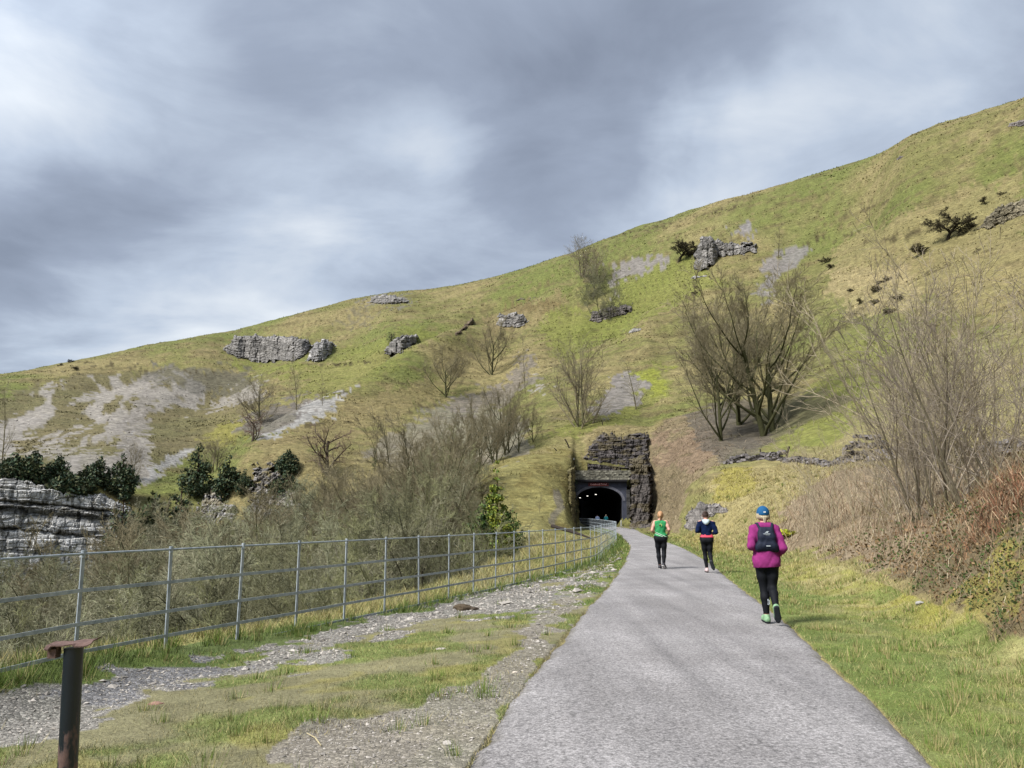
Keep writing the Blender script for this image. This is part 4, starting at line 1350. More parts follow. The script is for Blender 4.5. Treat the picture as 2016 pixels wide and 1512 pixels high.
def tree_meshes(key, seed, spec, split=2, c_trunk=None, c_twig=None):
    res = grow(seed, *spec)
    out_ = []
    rg = np.random.default_rng(seed)
    for part, cc in ((res[:split], c_trunk), (res[split:], c_twig)):
        V, Fq, n = [], [], 0
        cl_ = []
        for v, f in part:
            V.append(v); Fq.append(f + n); n += len(v)
            kk = fbm(v[:, 0] * 1.3 + v[:, 1], v[:, 2] * 1.3, 2, seed)
            cl_.append(np.asarray(cc)[None] * (.7 + .6 * kk)[:, None])
        out_.append((np.vstack(V), np.vstack(Fq), np.vstack(cl_)))
    return out_


def Lv(n, wig, trop, taper, kids, t0, ang, lr, rr, k, **kw):
    return dict(n=n, wig=wig, trop=trop, taper=taper, kids=kids, t0=t0, ang=ang, lr=lr, rr=rr, k=k, **kw)


BARK, TWIG = A(106, 98, 72), A(128, 114, 92)
DBARK, DTWIG = A(76, 72, 54), A(110, 100, 78)
PTWIG = A(150, 142, 116)
one = [[0, 0, -.3]]
up = [[0, 0, 1]]
rgk = np.random.default_rng(3)


def clump(n, spread, lean, rg):
    a_ = rg.uniform(0, 2 * np.pi, n)
    s_ = np.sqrt(rg.uniform(0, 1, n)) * spread
    st_ = np.stack([np.cos(a_) * s_, np.sin(a_) * s_, np.full(n, -.3)], 1)
    return st_, np.stack([np.cos(a_) * lean * rg.uniform(.4, 1.3, n), np.sin(a_) * lean * rg.uniform(.4, 1.3, n), np.ones(n)], 1)


PROTO = {}
# all prototypes are about one unit high; scaled when placed
PROTO['oak'] = [tree_meshes('oak', s_, (*clump(n_s, .016, .06, np.random.default_rng(s_)), .66, .0175, [Lv(9, .03, .03, .35, 12, .42, 54, .66, .55, 8, sh=.35), Lv(8, .08, .13, .2, 9, .28, 36, .44, .5, 5, sh=.5), Lv(6, .12, .04, .3, 8, .15, 36, .46, .5, 4, rmin=.0009), Lv(4, .13, .03, .5, 8, .1, 34, .5, .6, 3, rmin=.0006), Lv(3, .12, .02, .5, 0, 0, 0, 0, 0, 3)]), 2, A(78, 78, 52), A(146, 136, 108)) for s_, n_s in ((11, 2), (15, 1), (14, 1))]
PROTO['vase'] = [tree_meshes('vase', s_, (*clump(2, .02, .14, np.random.default_rng(s_)), .80, .014, [Lv(8, .04, .03, .25, 13, .24, 46, .52, .55, 7, sh=.5), Lv(6, .09, .12, .3, 9, .15, 34, .5, .5, 4, sh=.5), Lv(5, .1, .05, .4, 8, .1, 32, .5, .55, 3, rmin=.0010), Lv(3, .1, .03, .5, 0, 0, 0, 0, 0, 3)]), 1, A(112, 108, 80), A(146, 136, 112)) for s_ in (21, 22)]
PROTO['slim'] = [tree_meshes('slim', s_, (one, up, .95, .010, [Lv(8, .04, .02, .15, 18, .3, 42, .28, .45, 6, sh=.7), Lv(4, .1, .05, .3, 9, .15, 34, .5, .55, 4), Lv(3, .1, .03, .5, 0, 0, 0, 0, 0, 3)]), 1, BARK, PTWIG) for s_ in (31, 32)]
PROTO['wood'] = [tree_meshes('wood', s_, (*clump(2, .04, .22, np.random.default_rng(s_)), .75, .012, [Lv(7, .07, .02, .3, 9, .22, 50, .52, .66, 6, sh=.4), Lv(6, .12, .07, .3, 8, .15, 44, .5, .58, 4), Lv(5, .14, .02, .4, 8, .1, 42, .5, .55, 3, rmin=.0011), Lv(3, .14, .02, .5, 6, .1, 38, .6, .6, 3, rmin=.0008), Lv(2, .12, .02, .5, 0, 0, 0, 0, 0, 3)]), 2, cA, cB) for s_, cA, cB in ((41, A(150, 146, 122), A(162, 162, 130)), (42, A(104, 102, 74), A(136, 134, 104)), (43, A(130, 120, 104), A(166, 162, 134)), (44, A(112, 114, 76), A(150, 150, 110)), (45, A(72, 66, 52), A(112, 112, 86)))]
PROTO['sapling'] = [tree_meshes('sapling', s_, (*clump(n_s, .05, .40, np.random.default_rng(s_)), .95, .0052, [Lv(9, .045, .03, .2, 7, .25, 30, .42, .5, 5, sh=.6), Lv(6, .08, .05, .25, 5, .15, 32, .5, .5, 4, rmin=.0011), Lv(4, .09, .05, .4, 3, .1, 32, .5, .6, 3, rmin=.0009), Lv(3, .09, .05, .5, 0, 0, 0, 0, 0, 3)]), 1, A(166, 154, 126), A(184, 170, 144)) for s_, n_s in ((51, 4), (52, 3), (53, 5))]
PROTO['thorn'] = [tree_meshes('thorn', s_, ([[0, 0, -.1]], [[.35 if s_ == 61 else 0, 0, 1]], .5, .036, [Lv(5, .12, .06, .5, 8, .45, 62, .8, .55, 7, sh=.4), Lv(5, .16, -.01, .3, 11, .15, 50, .5, .5, 5), Lv(4, .16, .02, .4, 11, .1, 48, .5, .6, 3, rmin=.003), Lv(3, .16, .0, .5, 8, .1, 45, .6, .6, 3, rmin=.002), Lv(2, .15, .0, .5, 0, 0, 0, 0, 0, 3)]), 2, A(64, 58, 46), A(80, 74, 56)) for s_ in (61, 62)]
PROTO['gnarl'] = [tree_meshes('gnarl', 71, ([[0, 0, -.2]], [[.05, 0, 1]], .6, .026, [Lv(6, .16, .03, .5, 8, .3, 50, .75, .6, 7, sh=.4), Lv(6, .2, .05, .3, 9, .15, 45, .45, .5, 4), Lv(4, .18, .05, .3, 8, .1, 42, .45, .6, 3, rmin=.002), Lv(3, .15, .05, .5, 0, 0, 0, 0, 0, 3)]), 2, A(94, 84, 72), A(146, 124, 110))]
for _k, _l in PROTO.items():
    for _i, _m in enumerate(_l):
        _t = np.percentile(_m[1][0][:, 2], 99.7)
        PROTO[_k][_i] = [(V_ / _t * (1 if True else 0), f_, c_) for V_, f_, c_ in _m]
_MESH = {}


def place_tree(kind, idx, name, label, cat, loc, height, rz, group=None, sx=1.0, tilt=0.0):
    idx = idx % len(PROTO[kind])
    root = thing(name, label, cat, loc, rz, group)
    root.scale = (height * sx, height * sx, height)
    root.rotation_euler = (tilt, 0, rz)
    if (kind, idx) not in _MESH:
        ms_ = []
        for nm, (V, Fq, cc) in zip(('trunk', 'crown'), PROTO[kind][idx]):
            o = link_mesh(nm, V, Fq, m_bark, root, smooth=True, cols=cc)
            ms_.append(o.data)
        _MESH[(kind, idx)] = ms_
    else:
        for nm, me in zip(('trunk', 'crown'), _MESH[(kind, idx)]):
            o = bpy.data.objects.new(nm, me)
            C.objects.link(o)
            o.parent = root
    return root


def tree_at(kind, idx, u, v, vtop, label, rz=0.0, sx=1.0, D=None, name='bare_tree', cat='tree', group=None, tilt=0.0):
    b_ = hit1(u, v, 20) if D is None else None
    if b_ is None or not np.isfinite(b_[0]):
        d = pixdir(u, v); hd = math.hypot(d[0], d[1])
        x, y = d[0] / hd * D, d[1] / hd * D
        b_ = np.array([x, y, H(x, y)])
    dist = math.hypot(b_[0], b_[1])
    d = pixdir(u, vtop)
    zt = CH + dist * d[2] / math.hypot(d[0], d[1])
    hgt = zt - b_[2]
    return place_tree(kind, idx, name, label, cat, b_, hgt, rz, group, sx, tilt)


tree_at('oak', 0, 1522, 852, 515, 'huge bare tree with mossy twin trunks, the largest on the hillside', .4, 1.0)
tree_at('oak', 1, 1442, 838, 560, 'big bare tree just left of the huge one, its trunk hidden low in the brush', 2.1, .9)
tree_at('oak', 2, 1428, 868, 590, 'bare tree with a leaning trunk at the left front of the big tree group', 4.4, .75, tilt=.06)
tree_at('vase', 0, 1140, 842, 655, 'bare vase shaped tree standing alone on the slope above the tunnel', .6, 1.05)
tree_at('slim', 0, 1254, 806, 700, 'small bare tree standing in the grey scree right of the vase shaped tree', 1.2, 1.2)
tree_at('oak', 1, 878, 782, 684, 'rounded bare tree on the edge of the scree, left of the middle of the hill', 1.0, 1.15)
tree_at('oak', 2, 968, 742, 618, 'tall bare tree in front of the rounded crag in the middle of the hill', 3.0, .85)
tree_at('slim', 1, 1036, 775, 645, 'very thin bare tree right of the tall tree in front of the crag', 2.2, .6)
tree_at('vase', 1, 1150, 548, 470, 'bare tree rising over the skyline, left one of the skyline clump', 2.4, 1.1)
tree_at('vase', 0, 1175, 560, 476, 'bare tree rising over the skyline, right one of the skyline clump', 4.2, 1.1)
tree_at('wood', 1, 1185, 628, 530, 'spreading grey bare tree growing out of the dark crag under the skyline', 1.2, .8)
tree_at('wood', 4, 1160, 600, 520, 'bushy grey bare tree between the skyline clump and the dark crag', 3.4, .8)
tree_at('thorn', 0, 1862, 474, 414, 'leaning wind shaped dark hawthorn alone high on the right hillside', .3, 1.3, name='hawthorn_tree')
tree_at('thorn', 1, 1335, 516, 474, 'low round dark hawthorn beside the grey scree left of the square crag', 1.3, 1.3, name='hawthorn_tree')
tree_at('thorn', 1, 1822, 500, 478, 'low sprawling thorn bush just below the leaning hawthorn', 4.3, 1.7, name='hawthorn_tree', cat='bush')
tree_at('vase', 1, 520, 832, 735, 'bare bushy tree at the foot of the left gully below the long crag', 1.0, 1.1)
tree_at('slim', 0, 585, 808, 690, 'pale thin bare tree right of the bushy tree in the left gully', .5, .9)
tree_at('slim', 1, 636, 800, 725, 'faint thin bare tree beside the bright scree streak', 2.5, .7)
tree_at('gnarl', 0, 497, 872, 808, 'small gnarled bare tree at the left end of the bright scree streak', 1.0, 1.1)
tree_at('gnarl', 0, 648, 935, 832, 'dark gnarled bare tree above the valley wood, right of the buttress', 2.9, 1.1)
tree_at('slim', 1, 765, 915, 815, 'thin bare tree against the grey scree above the valley wood', 4.0, .8)
tree_at('slim', 0, 800, 912, 850, 'small thin bare tree at the top edge of the valley wood', 1.0, .9)
tree_at('slim', 1, 1530, 512, 440, 'thin pale bare tree on the blue grey scree near the skyline', 5.0, 1.2)
tree_at('slim', 0, 1440, 480, 436, 'faint bare tree on top of the tall square crag', 2.0, 1.0)
tree_at('vase', 1, 262, 948, 870, 'pale thin bare tree at the cliff top beside the tallest dark yew', .4, .7)
tree_at('vase', 0, 420, 930, 850, 'wide pale bare tree between the two dark yews by the buttress', 1.4, 1.4)
tree_at('slim', 0, 6, 905, 735, 'tall thin bare tree cut by the left edge of the picture', .4, .8)
tree_at('slim', 1, 1062, 1010, 955, 'small bare sapling on the grass knoll left of the tunnel', 1.0, .7, D=88, name='bare_sapling')

# dense wood in the valley
rg = np.random.default_rng(2024)
topline = lambda u: np.interp(u, [-300, 0, 100, 200, 260, 330, 450, 520, 600, 680, 760, 830, 900, 960, 1020, 1060, 1085], [1000, 1000, 1010, 1010, 1005, 985, 968, 950, 935, 925, 900, 865, 830, 790, 800, 860, 930])
cnt = 0
spots = []
for ring, (d0, d1, nn, hmin, hmax) in enumerate([(88, 135, 62, 7.5, 13), (55, 88, 52, 7, 12), (34, 55, 46, 5, 9), (24, 36, 40, 3.6, 6.5)]):
    for k in range(nn):
        umax = {0: 900, 1: 900, 2: 880, 3: 900}[ring]
        u = -260 + (umax + 260) * (k + rg.uniform(.1, .9)) / nn
        D = rg.uniform(d0, d1)
        d = pixdir(u, 1018)
        x, y = d[0] / d[1] * D, D
        z = float(H(x, y))
        if z > -1.7 and ring == 3: continue
        if z > 3 or x > 9: continue
        e = rg.uniform(0, 1) ** 1.3
        vt = topline(u) + e * 70 + {0: 0, 1: 22, 2: 55, 3: 85}[ring] + (60 if u < 250 and ring < 2 else 0)
        if u < 100: vt = max(vt, 1065 + 30 * rg.random())
        elif u < 250: vt = max(vt, 1010 + 40 * rg.random())
        zt = CH + (1018.3 - vt) / F * D
        hh = np.clip(zt - z, hmin * .7, hmax * 1.25)
        if zt - z < hmin * .55: continue
        place_tree('wood', int(rg.integers(0, 5)), 'valley_tree', 'bare twiggy tree in the dense wood of the valley below the railings', 'tree', (x, y, z), hh, rg.uniform(0, 6.28), 'bare trees of the valley wood', rg.uniform(.75, 1.1))
        cnt += 1
print('valley trees', cnt)
for (u, D, vt, sxx, lb) in [(850, 62, 800, .62, 'tall forked bare tree with a thick trunk in the middle of the valley wood'), (1000, 126, 745, .5, 'tallest bare tree of the valley wood, behind the ivy covered tree'), (945, 122, 775, .5, 'tall grey bare tree left of the tallest one in the valley wood'), (1048, 128, 790, .5, 'grey bare tree at the right end of the valley wood, beside the knoll'), (740, 70, 880, .6, 'bare tree with an ivy covered top at the upper edge of the valley wood'), (790, 78, 830, .6, 'bare tree with reddish twigs left of the tall forked tree'), (975, 120, 800, .55, 'thin grey bare tree low in front of the tallest one of the valley wood'), (1022, 124, 800, .5, 'grey bare tree directly right of the tallest one of the valley wood'), (1068, 130, 850, .5, 'small grey bare tree at the crest of the knoll'), (905, 100, 800, .6, 'bare tree right of the tall forked tree in the valley wood'), (870, 96, 820, .6, 'bare tree directly behind the tall forked tree in the valley wood'), (700, 84, 900, .6, 'rounded bare tree above the middle railings in the valley wood'), (620, 92, 925, .7, 'bare tree in the valley wood under the grassy spur'), (560, 64, 960, .8, 'broad grey bare tree in the valley wood below the buttress'), (330, 70, 985, .8, 'broad bare tree in the valley wood right of the cliff'), (160, 80, 1005, .75, 'rounded bare tree standing against the foot of the white cliff'), (450, 84, 965, .7, 'bare tree in the valley wood below the narrow yew')]:
    tree_at('oak', int(D) % 3, u, 1018, vt, lb, u * .013, sxx * 1.35, D=D, name='valley_tree')

# saplings and thicket on the right bank
for i, (u, v, vt, lb, sxx) in enumerate([
    (1645, 1015, 785, 'clump of thin upright saplings directly right of the woman with the backpack', .8),
    (1572, 1040, 880, 'single thin pale sapling close behind the woman with the backpack', .5),
    (1700, 960, 850, 'small dark bare bush in front of the high heap of wall stones', 1.3),
    (1770, 1000, 580, 'tall many stemmed bare sapling, leftmost big one of the right thicket', 1.0),
    (1835, 985, 520, 'tall bare sapling with long straight shoots in the middle of the right thicket', .9),
    (1900, 975, 470, 'tallest bare sapling of the right thicket, reaching high over the slope', .9),
    (1960, 955, 500, 'tall bare sapling near the right edge with tangled lower twigs', 1.0),
    (2010, 950, 455, 'bare sapling cut by the right edge above the russet bracken', 1.0),
    (2070, 945, 520, 'bare sapling just beyond the right edge of the picture', 1.0),
    (1800, 950, 660, 'shorter bare sapling behind the leftmost big one of the thicket', 1.1),
    (1870, 940, 620, 'shorter bare sapling behind the middle of the right thicket', 1.1),
    (1935, 930, 600, 'shorter bare sapling behind the tallest one of the right thicket', 1.1),
    (1990, 925, 610, 'shorter dark bare sapling behind the russet bracken', 1.1),
    (1740, 985, 760, 'low spreading bare sapling leaning left at the front of the thicket', 1.3)]):
    tree_at('sapling', i, u, v, vt, lb, i * 1.7, sxx, name='bare_sapling', D=30)
PROTO['pole'] = [tree_meshes('pole', s_, (*clump(3, .04, .32, np.random.default_rng(s_)), .95, .0075, [Lv(10, .05, .03, .15, 9, .22, 34, .40, .5, 6, sh=.5), Lv(6, .09, .05, .25, 6, .15, 34, .5, .5, 4, rmin=.0011), Lv(4, .1, .04, .4, 4, .1, 34, .5, .6, 3, rmin=.0009), Lv(3, .1, .04, .5, 0, 0, 0, 0, 0, 3)]), 1, A(104, 96, 78), A(150, 138, 122)) for s_ in (81, 82)]
for _i, _m in enumerate(PROTO['pole']):
    _t = np.percentile(_m[1][0][:, 2], 99.7)
    PROTO['pole'][_i] = [(V_ / _t, f_, c_) for V_, f_, c_ in _m]
for i, (u, v, vt, lb, sxx) in enumerate([
    (1955, 990, 470, 'dark stemmed bare tree standing tall at the front of the thicket near the right edge', 1.0),
    (1868, 1005, 560, 'dark stemmed bare tree at the front of the thicket, its stems spreading left', 1.1),
    (1808, 1020, 640, 'thin dark stemmed bare tree at the left front of the thicket', .9),
    (2040, 985, 480, 'dark stemmed bare tree reaching in from beyond the right edge', 1.2)]):
    tree_at('pole', i, u, v, vt, lb, i * 2.1 + .5, sxx, name='bare_sapling')
for i, (u, v, r) in enumerate([(1623, 513, 7), (1630, 526, 6), (1742, 550, 8), (1731, 568, 7), (1676, 572, 5), (1765, 588, 7), (1690, 593, 7), (1749, 614, 9), (1370, 575, 4), (1940, 395, 6), (1970, 382, 5), (1910, 448, 7), (118, 718, 4), (140, 711, 4), (152, 725, 5), (1718, 596, 6)]):
    tree_at('thorn', i, u, v + r, v - r, 'tiny dark bare shrub dotted on the open grass of the hillside', i * 1.3, 1.6, name='hill_shrub', cat='shrub', group='small shrubs dotted on the hillside')


# ------------------------------------------------------------------ evergreens
m_leaf = attr_mat('evergreen_leaves', .7, .25, 4, .25)


def leaf_blob(rg, lobes, n, size, cs, droop=.0):
    """leaf clumps (crossed quads) through the volume of several lobes"""
    lobes = np.asarray(lobes, float)
    wgt = lobes[:, 3] ** 2
    li = rg.choice(len(lobes), n, p=wgt / wgt.sum())
    d = norm(rg.normal(0, 1, (n, 3)))
    rr = rg.uniform(.35, 1.08, n) ** .6
    c = lobes[li, :3] + d * (lobes[li, 3] * rr)[:, None] * np.array([1, 1, .85])
    keep = fbm(c[:, 0] * 1.2 / size / 3 + c[:, 1], c[:, 2] * 1.2 / size / 3, 3, 7) > .36
    c, d = c[keep], d[keep]
    n = len(c)
    a_ = norm(rg.normal(0, 1, (n, 3)) + d * .6)
    b_ = norm(np.cross(a_, rg.normal(0, 1, (n, 3))))
    s_ = size * rg.uniform(.5, 1.3, (n, 1))
    V = np.stack([c - a_ * s_ - b_ * s_ * .15, c - b_ * s_ * .5, c + a_ * s_, c + b_ * s_ * .5], 1).reshape(-1, 3)
    f = np.arange(4 * n).reshape(-1, 4)
    cs = np.asarray(cs)
    k = rg.integers(0, len(cs), n)
    cc = cs[k] * rg.uniform(.6, 1.4, (n, 1))
    return V, f, np.repeat(cc, 4, 0)


YEW = [A(60, 80, 52), A(48, 68, 48), A(76, 90, 56), A(98, 100, 66)]
IVY = [A(70, 96, 44), A(54, 80, 44), A(96, 116, 46), A(84, 104, 40)]


def evergreen(name, label, u, v, vtop, wpx, cs, seed, D=None, nleaf=2600, cat='tree', shape='yew'):
    rg = np.random.default_rng(seed)
    b_ = hit1(u, v, 20) if D is None else None
    if b_ is None or not np.isfinite(b_[0]):
        d = pixdir(u, v); hd = math.hypot(d[0], d[1])
        b_ = np.array([d[0] / hd * D, d[1] / hd * D, 0.0]); b_[2] = H(b_[0], b_[1])
    dist = math.hypot(b_[0], b_[1])
    d = pixdir(u, vtop)
    h_ = CH + dist * d[2] / math.hypot(d[0], d[1]) - b_[2]
    w_ = wpx / F * dist
    root = thing(name, label, cat, b_)
    lob = []
    m_ = 13
    for k in range(m_):
        f = k / (m_ - 1)
        prof = (1 - f) ** .7 * (.35 + .65 * min(1, f * 3 + .3)) if shape == 'yew' else math.sqrt(max(0, 1 - (2 * f - .9) ** 2)) * .9 + .1
        rr = w_ * .5 * prof
        for q_ in range(3 if f < .8 else 1):
            an = rg.uniform(0, 6.28)
            lob.append((math.cos(an) * rr * .55, math.sin(an) * rr * .55, h_ * (.12 + .82 * f), max(rr * rg.uniform(.45, .75), w_ * .09)))
    V, f, cc = leaf_blob(rg, lob, nleaf, max(w_ * .045, .1), cs)
    link_mesh('crown', V, f, m_leaf, root, cols=cc)
    mb = MB()
    mb.tube([(0, 0, -.5), (w_ * .02, 0, h_ * .4), (0, 0, h_ * .85)], [w_ * .035, w_ * .028, w_ * .01], 7, A(70, 54, 44))
    mb.build('trunk', m_bark, root, smooth=True)
    return root


for i, (u, v, vt, w_, lb) in enumerate([
    (22, 945, 895, 60, 'low dark yew at the far left end of the cliff top'),
    (62, 955, 888, 62, 'dark yew with a forked top on the cliff, second from the left edge'),
    (112, 945, 898, 48, 'pointed dark yew on the cliff top above the bare rock'),
    (128, 985, 930, 70, 'wide low yew hanging over the cliff edge below the pointed one'),
    (165, 975, 915, 50, 'small dark yew between the pointed and the bushy one on the cliff'),
    (190, 960, 898, 52, 'bushy dark yew on the cliff top, left of the bare slope streak'),
    (236, 985, 893, 60, 'tallest dark yew on the cliff, directly left of the bright scree run'),
    (242, 1010, 945, 80, 'broad dark yew at the foot of the tallest one on the cliff'),
    (385, 985, 872, 62, 'leaning dark yew, the highest against the slope, left of the buttress'),
    (355, 1005, 930, 70, 'dark yew halfway down the slope below the leaning one'),
    (447, 985, 898, 56, 'narrow dark yew beside the wide pale bare tree'),
    (480, 975, 925, 36, 'small olive green bush against the left side of the buttress'),
    (566, 935, 888, 54, 'dark round yew on top of the buttress'),
    (560, 985, 925, 60, 'greyish yew hanging down the face of the buttress'),
    (298, 1045, 965, 110, 'broad mid green evergreen in front of the yews, over the valley wood'),
    (330, 1015, 960, 70, 'dark evergreen behind the broad mid green one')]):
    evergreen('yew_tree', lb, u, v, vt - 2, w_ * 1.12, YEW if i < 14 else [A(72, 84, 48), A(56, 70, 44), A(90, 96, 56)], 300 + i, D=None if v < 990 else 138, nleaf=3000)
evergreen('evergreen_bush', 'tiny dark green bush on the wedge shaped crag high on the slope', 770, 674, 652, 22, [A(40, 60, 36), A(30, 46, 30)], 401, nleaf=500, cat='bush', shape='round')
evergreen('ivy_covered_tree', 'bright green ivy covered tree at the knoll behind the railings', 978, 1052, 892, 78, [A(132, 144, 46), A(112, 130, 46), A(150, 152, 54), A(92, 114, 46)], 402, D=56, nleaf=6500, shape='yew')
evergreen('evergreen_bush', 'broad green ivy bush at the foot of the ivy covered tree', 962, 1062, 965, 100, IVY, 403, D=57, nleaf=4200, cat='bush', shape='round')
evergreen('evergreen_bush', 'dark green holly bush left of the broad ivy bush', 915, 1068, 1000, 60, [A(50, 68, 48), A(62, 84, 54)], 404, D=60, nleaf=2200, cat='bush', shape='round')
evergreen('evergreen_bush', 'small green bush right of the broad ivy bush by the knoll', 1010, 1058, 1000, 46, IVY, 405, D=60, nleaf=1800, cat='bush', shape='round')
evergreen('evergreen_bush', 'dark ivy patch clinging to the left top corner of the tunnel mouth', 1131, 952, 918, 18, [A(36, 56, 34), A(46, 64, 36)], 406, D=112, nleaf=700, cat='bush', shape='round')
evergreen('evergreen_bush', 'dark green bush in the wood seen above the railings left of centre', 690, 1090, 1040, 60, [A(60, 78, 48), A(48, 64, 42)], 407, D=45, nleaf=1500, cat='bush', shape='round')
evergreen('ivy_covered_stump', 'ivy clad bare trunk standing above the valley wood', 737, 930, 868, 12, IVY, 408, nleaf=700, cat='tree', shape='yew')
evergreen('moss_mound', 'bright yellow moss cushion on the bank just right of the woman with the backpack', 1552, 1058, 1046, 30, [A(176, 176, 50), A(150, 156, 44)], 409, nleaf=500, cat='moss', shape='round')

# ------------------------------------------------------------------ grass, dead bracken, brambles, stones
GC3 = col


def scatter(rg, n, d0, d1, a0=-41, a1=41):
    D = np.exp(rg.uniform(math.log(d0), math.log(d1), n))
    a_ = np.radians(rg.uniform(a0, a1, n))
    return D * np.sin(a_), D * np.cos(a_), D


m_grass, t, p = mat_new('grass_blades', .75, .15)
t.l.new(t.new('ShaderNodeAttribute', attribute_name='alb').outputs[0], p.inputs['Base Color'])


def blades(rg, x, y, h, w, lean, cols, name, label=None, seg=1, curl=.6, dirbias=None, z=None):
    n = len(x)
    z = H(x, y) - .01 if z is None else z
    z = np.where((x > edgeL(y)) & (x < edgeR(y)), z + .03, z)
    an = rg.uniform(0, 2 * np.pi, n) if dirbias is None else dirbias + rg.normal(0, .7, n)
    pa = rg.uniform(0, np.pi, n)
    sx_, sy_ = np.cos(pa) * w / 2, np.sin(pa) * w / 2
    dx, dy = np.cos(an), np.sin(an)
    b = np.stack([x, y, z], -1)
    side = np.stack([sx_, sy_, 0 * x], -1)
    l1 = lean * (1 - curl * .5)
    p1 = b + np.stack([dx * np.sin(l1) * h * .55, dy * np.sin(l1) * h * .55, np.cos(l1) * h * .55], -1)
    l2 = lean * (1 + curl)
    p2 = p1 + np.stack([dx * np.sin(l2) * h * .45, dy * np.sin(l2) * h * .45, np.cos(l2) * h * .45], -1)
    if seg == 1:
        V = np.stack([b - side, b + side, p2], 1).reshape(-1, 3)
        f = np.arange(3 * n).reshape(-1, 3)
        cc = np.repeat(cols, 3, 0)
        return V, [f], cc
    V = np.stack([b - side, b + side, p1 + side * .8, p1 - side * .8, p2], 1).reshape(-1, 3)
    k = np.arange(n)[:, None] * 5
    return V, [k + np.array([[0, 1, 2, 3]]), k + np.array([[3, 2, 4]])], np.repeat(cols, 5, 0)


def stuff(name, parts, mat, label, cat):
    V, fl, cc, n = [], {}, [], 0
    for v, fs, c in parts:
        V.append(v); cc.append(c)
        for f in fs: fl.setdefault(f.shape[1], []).append(f + n)
        n += len(v)
    o = link_mesh(name, np.vstack(V), [np.vstack(q_) for q_ in fl.values()], mat, cols=np.vstack(cc))
    return tag(o, label, cat, kind='stuff')


rg = np.random.default_rng(99)
x, y, D = scatter(rg, 860000, 2.6, 70, -44, 47)
c = gi(GC3, x, y)
tf, br_, stn_, gz = gi(tuft, x, y), gi(brush, x, y), gi(stone, x, y), H(x, y)
onpath = (x > edgeL(y) + .02) & (x < edgeR(y) - .02)
fx_ = fenceX(y)
left = x < edgeL(y)
keep = ~onpath & (rg.random(len(x)) < np.where(left, np.clip(tf * 1.1 + .04, 0, 1), 1)) & (gz > -2.2) & (br_ < .6)
x, y, D, c, br_, gz, left, fx_, tf = [q_[keep] for q_ in (x, y, D, c, br_, gz, left, fx_, tf)]
n = len(x)
patch = fbm(x / .45, y / .45, 3, 201)
tall = sm(.55, .72, patch)
dpth = np.where(left, edgeL(y) - x, x - edgeR(y))
nearf = np.exp(-((x - fx_ - .1) / .38) ** 2) * (y < 70)
out_f = left & (x < fx_ - .25)
h = np.where(left, .5 + .7 * tf, 1.0) * (.024 + .034 * rg.random(n)) + .055 * tall * rg.random(n) * tf
h += np.where(left, .0, .05 * sm(.4, 2.5, dpth) * rg.random(n) + .10 * sm(3, 6, dpth) * tall)
h += nearf * rg.uniform(.03, .17, n) * sm(.3, .6, fbm(x / .8, y / .8, 2, 202))
h += out_f * rg.uniform(.04, .16, n)
h *= np.clip(D / 14, 1, 2.6)
wd = (.0035 + .003 * rg.random(n)) * np.maximum(1, D / 7)
lean = np.radians(np.where(nearf > .3, rg.uniform(5, 40, n), rg.uniform(20, 72, n)))
straw = rg.random(n) < np.where(left, .30, .20 + .32 * sm(.3, 2.6, dpth + (patch - .5) * 2)) * np.where(nearf > .3, .6, 1)
cb = c * rg.uniform(.5, 1.7, (n, 1)) * np.stack([rg.uniform(.88, 1.12, n), np.ones(n), rg.uniform(.8, 1.25, n)], 1)
cb = np.where(straw[:, None], A(186, 172, 120) * rg.uniform(.7, 1.25, (n, 1)), cb)
gn_ = (nearf > .35)
cb = np.where((gn_ & (rg.random(n) < .7))[:, None], A(116, 134, 72) * rg.uniform(.6, 1.35, (n, 1)), cb)
parts = [blades(rg, x, y, h, wd, lean, cb, 'g', seg=1)]
# tussocks: dense tufts standing out of the short turf
tx, ty, tD = scatter(rg, 5200, 3, 60)
tz = H(tx, ty)
tb, tst, ttf = gi(brush, tx, ty), gi(stone, tx, ty), gi(tuft, tx, ty)
tl_ = tx < edgeL(ty)
kp = ~((tx > edgeL(ty) - .05) & (tx < edgeR(ty) + .1)) & (tz > -1.8) & (tb < .7) & (rg.random(len(tx)) < np.where(tl_, .18 * ttf + .02, .55))
kp |= (np.abs(tx - fenceX(ty)) < .3) & (rg.random(len(tx)) < .95)
for q_ in range(46):
    a_, r_ = rg.uniform(0, 6.28, kp.sum()), np.abs(rg.normal(0, .075, kp.sum())) * np.clip(tD[kp] / 12, 1, 2.5)
    bx, by = tx[kp] + np.cos(a_) * r_, ty[kp] + np.sin(a_) * r_
    cc_ = gi(GC3, bx, by)
    hh = rg.uniform(.05, .15, kp.sum()) * np.where(np.abs(tx[kp] - fenceX(ty[kp])) < .4, 1.9, 1.0) * np.clip(tD[kp] / 16, 1, 2.2)
    grn = rg.random(kp.sum()) < np.where(tl_[kp], .75, .45)
    cc_ = np.where(grn[:, None], A(112, 136, 58) * rg.uniform(.7, 1.3, (kp.sum(), 1)), A(190, 176, 122) * rg.uniform(.7, 1.2, (kp.sum(), 1)))
    ok = ~((bx > edgeL(by) + .08) & (bx < edgeR(by) - .08))
    ln_ = np.clip(r_ * 5, .1, 1.2)
    v_, f_, c_ = blades(rg, bx[ok], by[ok], hh[ok], .005 * np.maximum(1, tD[kp][ok] / 7), ln_[ok], cc_[ok], 'g', seg=1, dirbias=a_[ok])
    parts.append((v_, f_, c_))
stuff('grass', parts, m_grass, 'short green grass and pale straw on both verges of the path', 'grass')

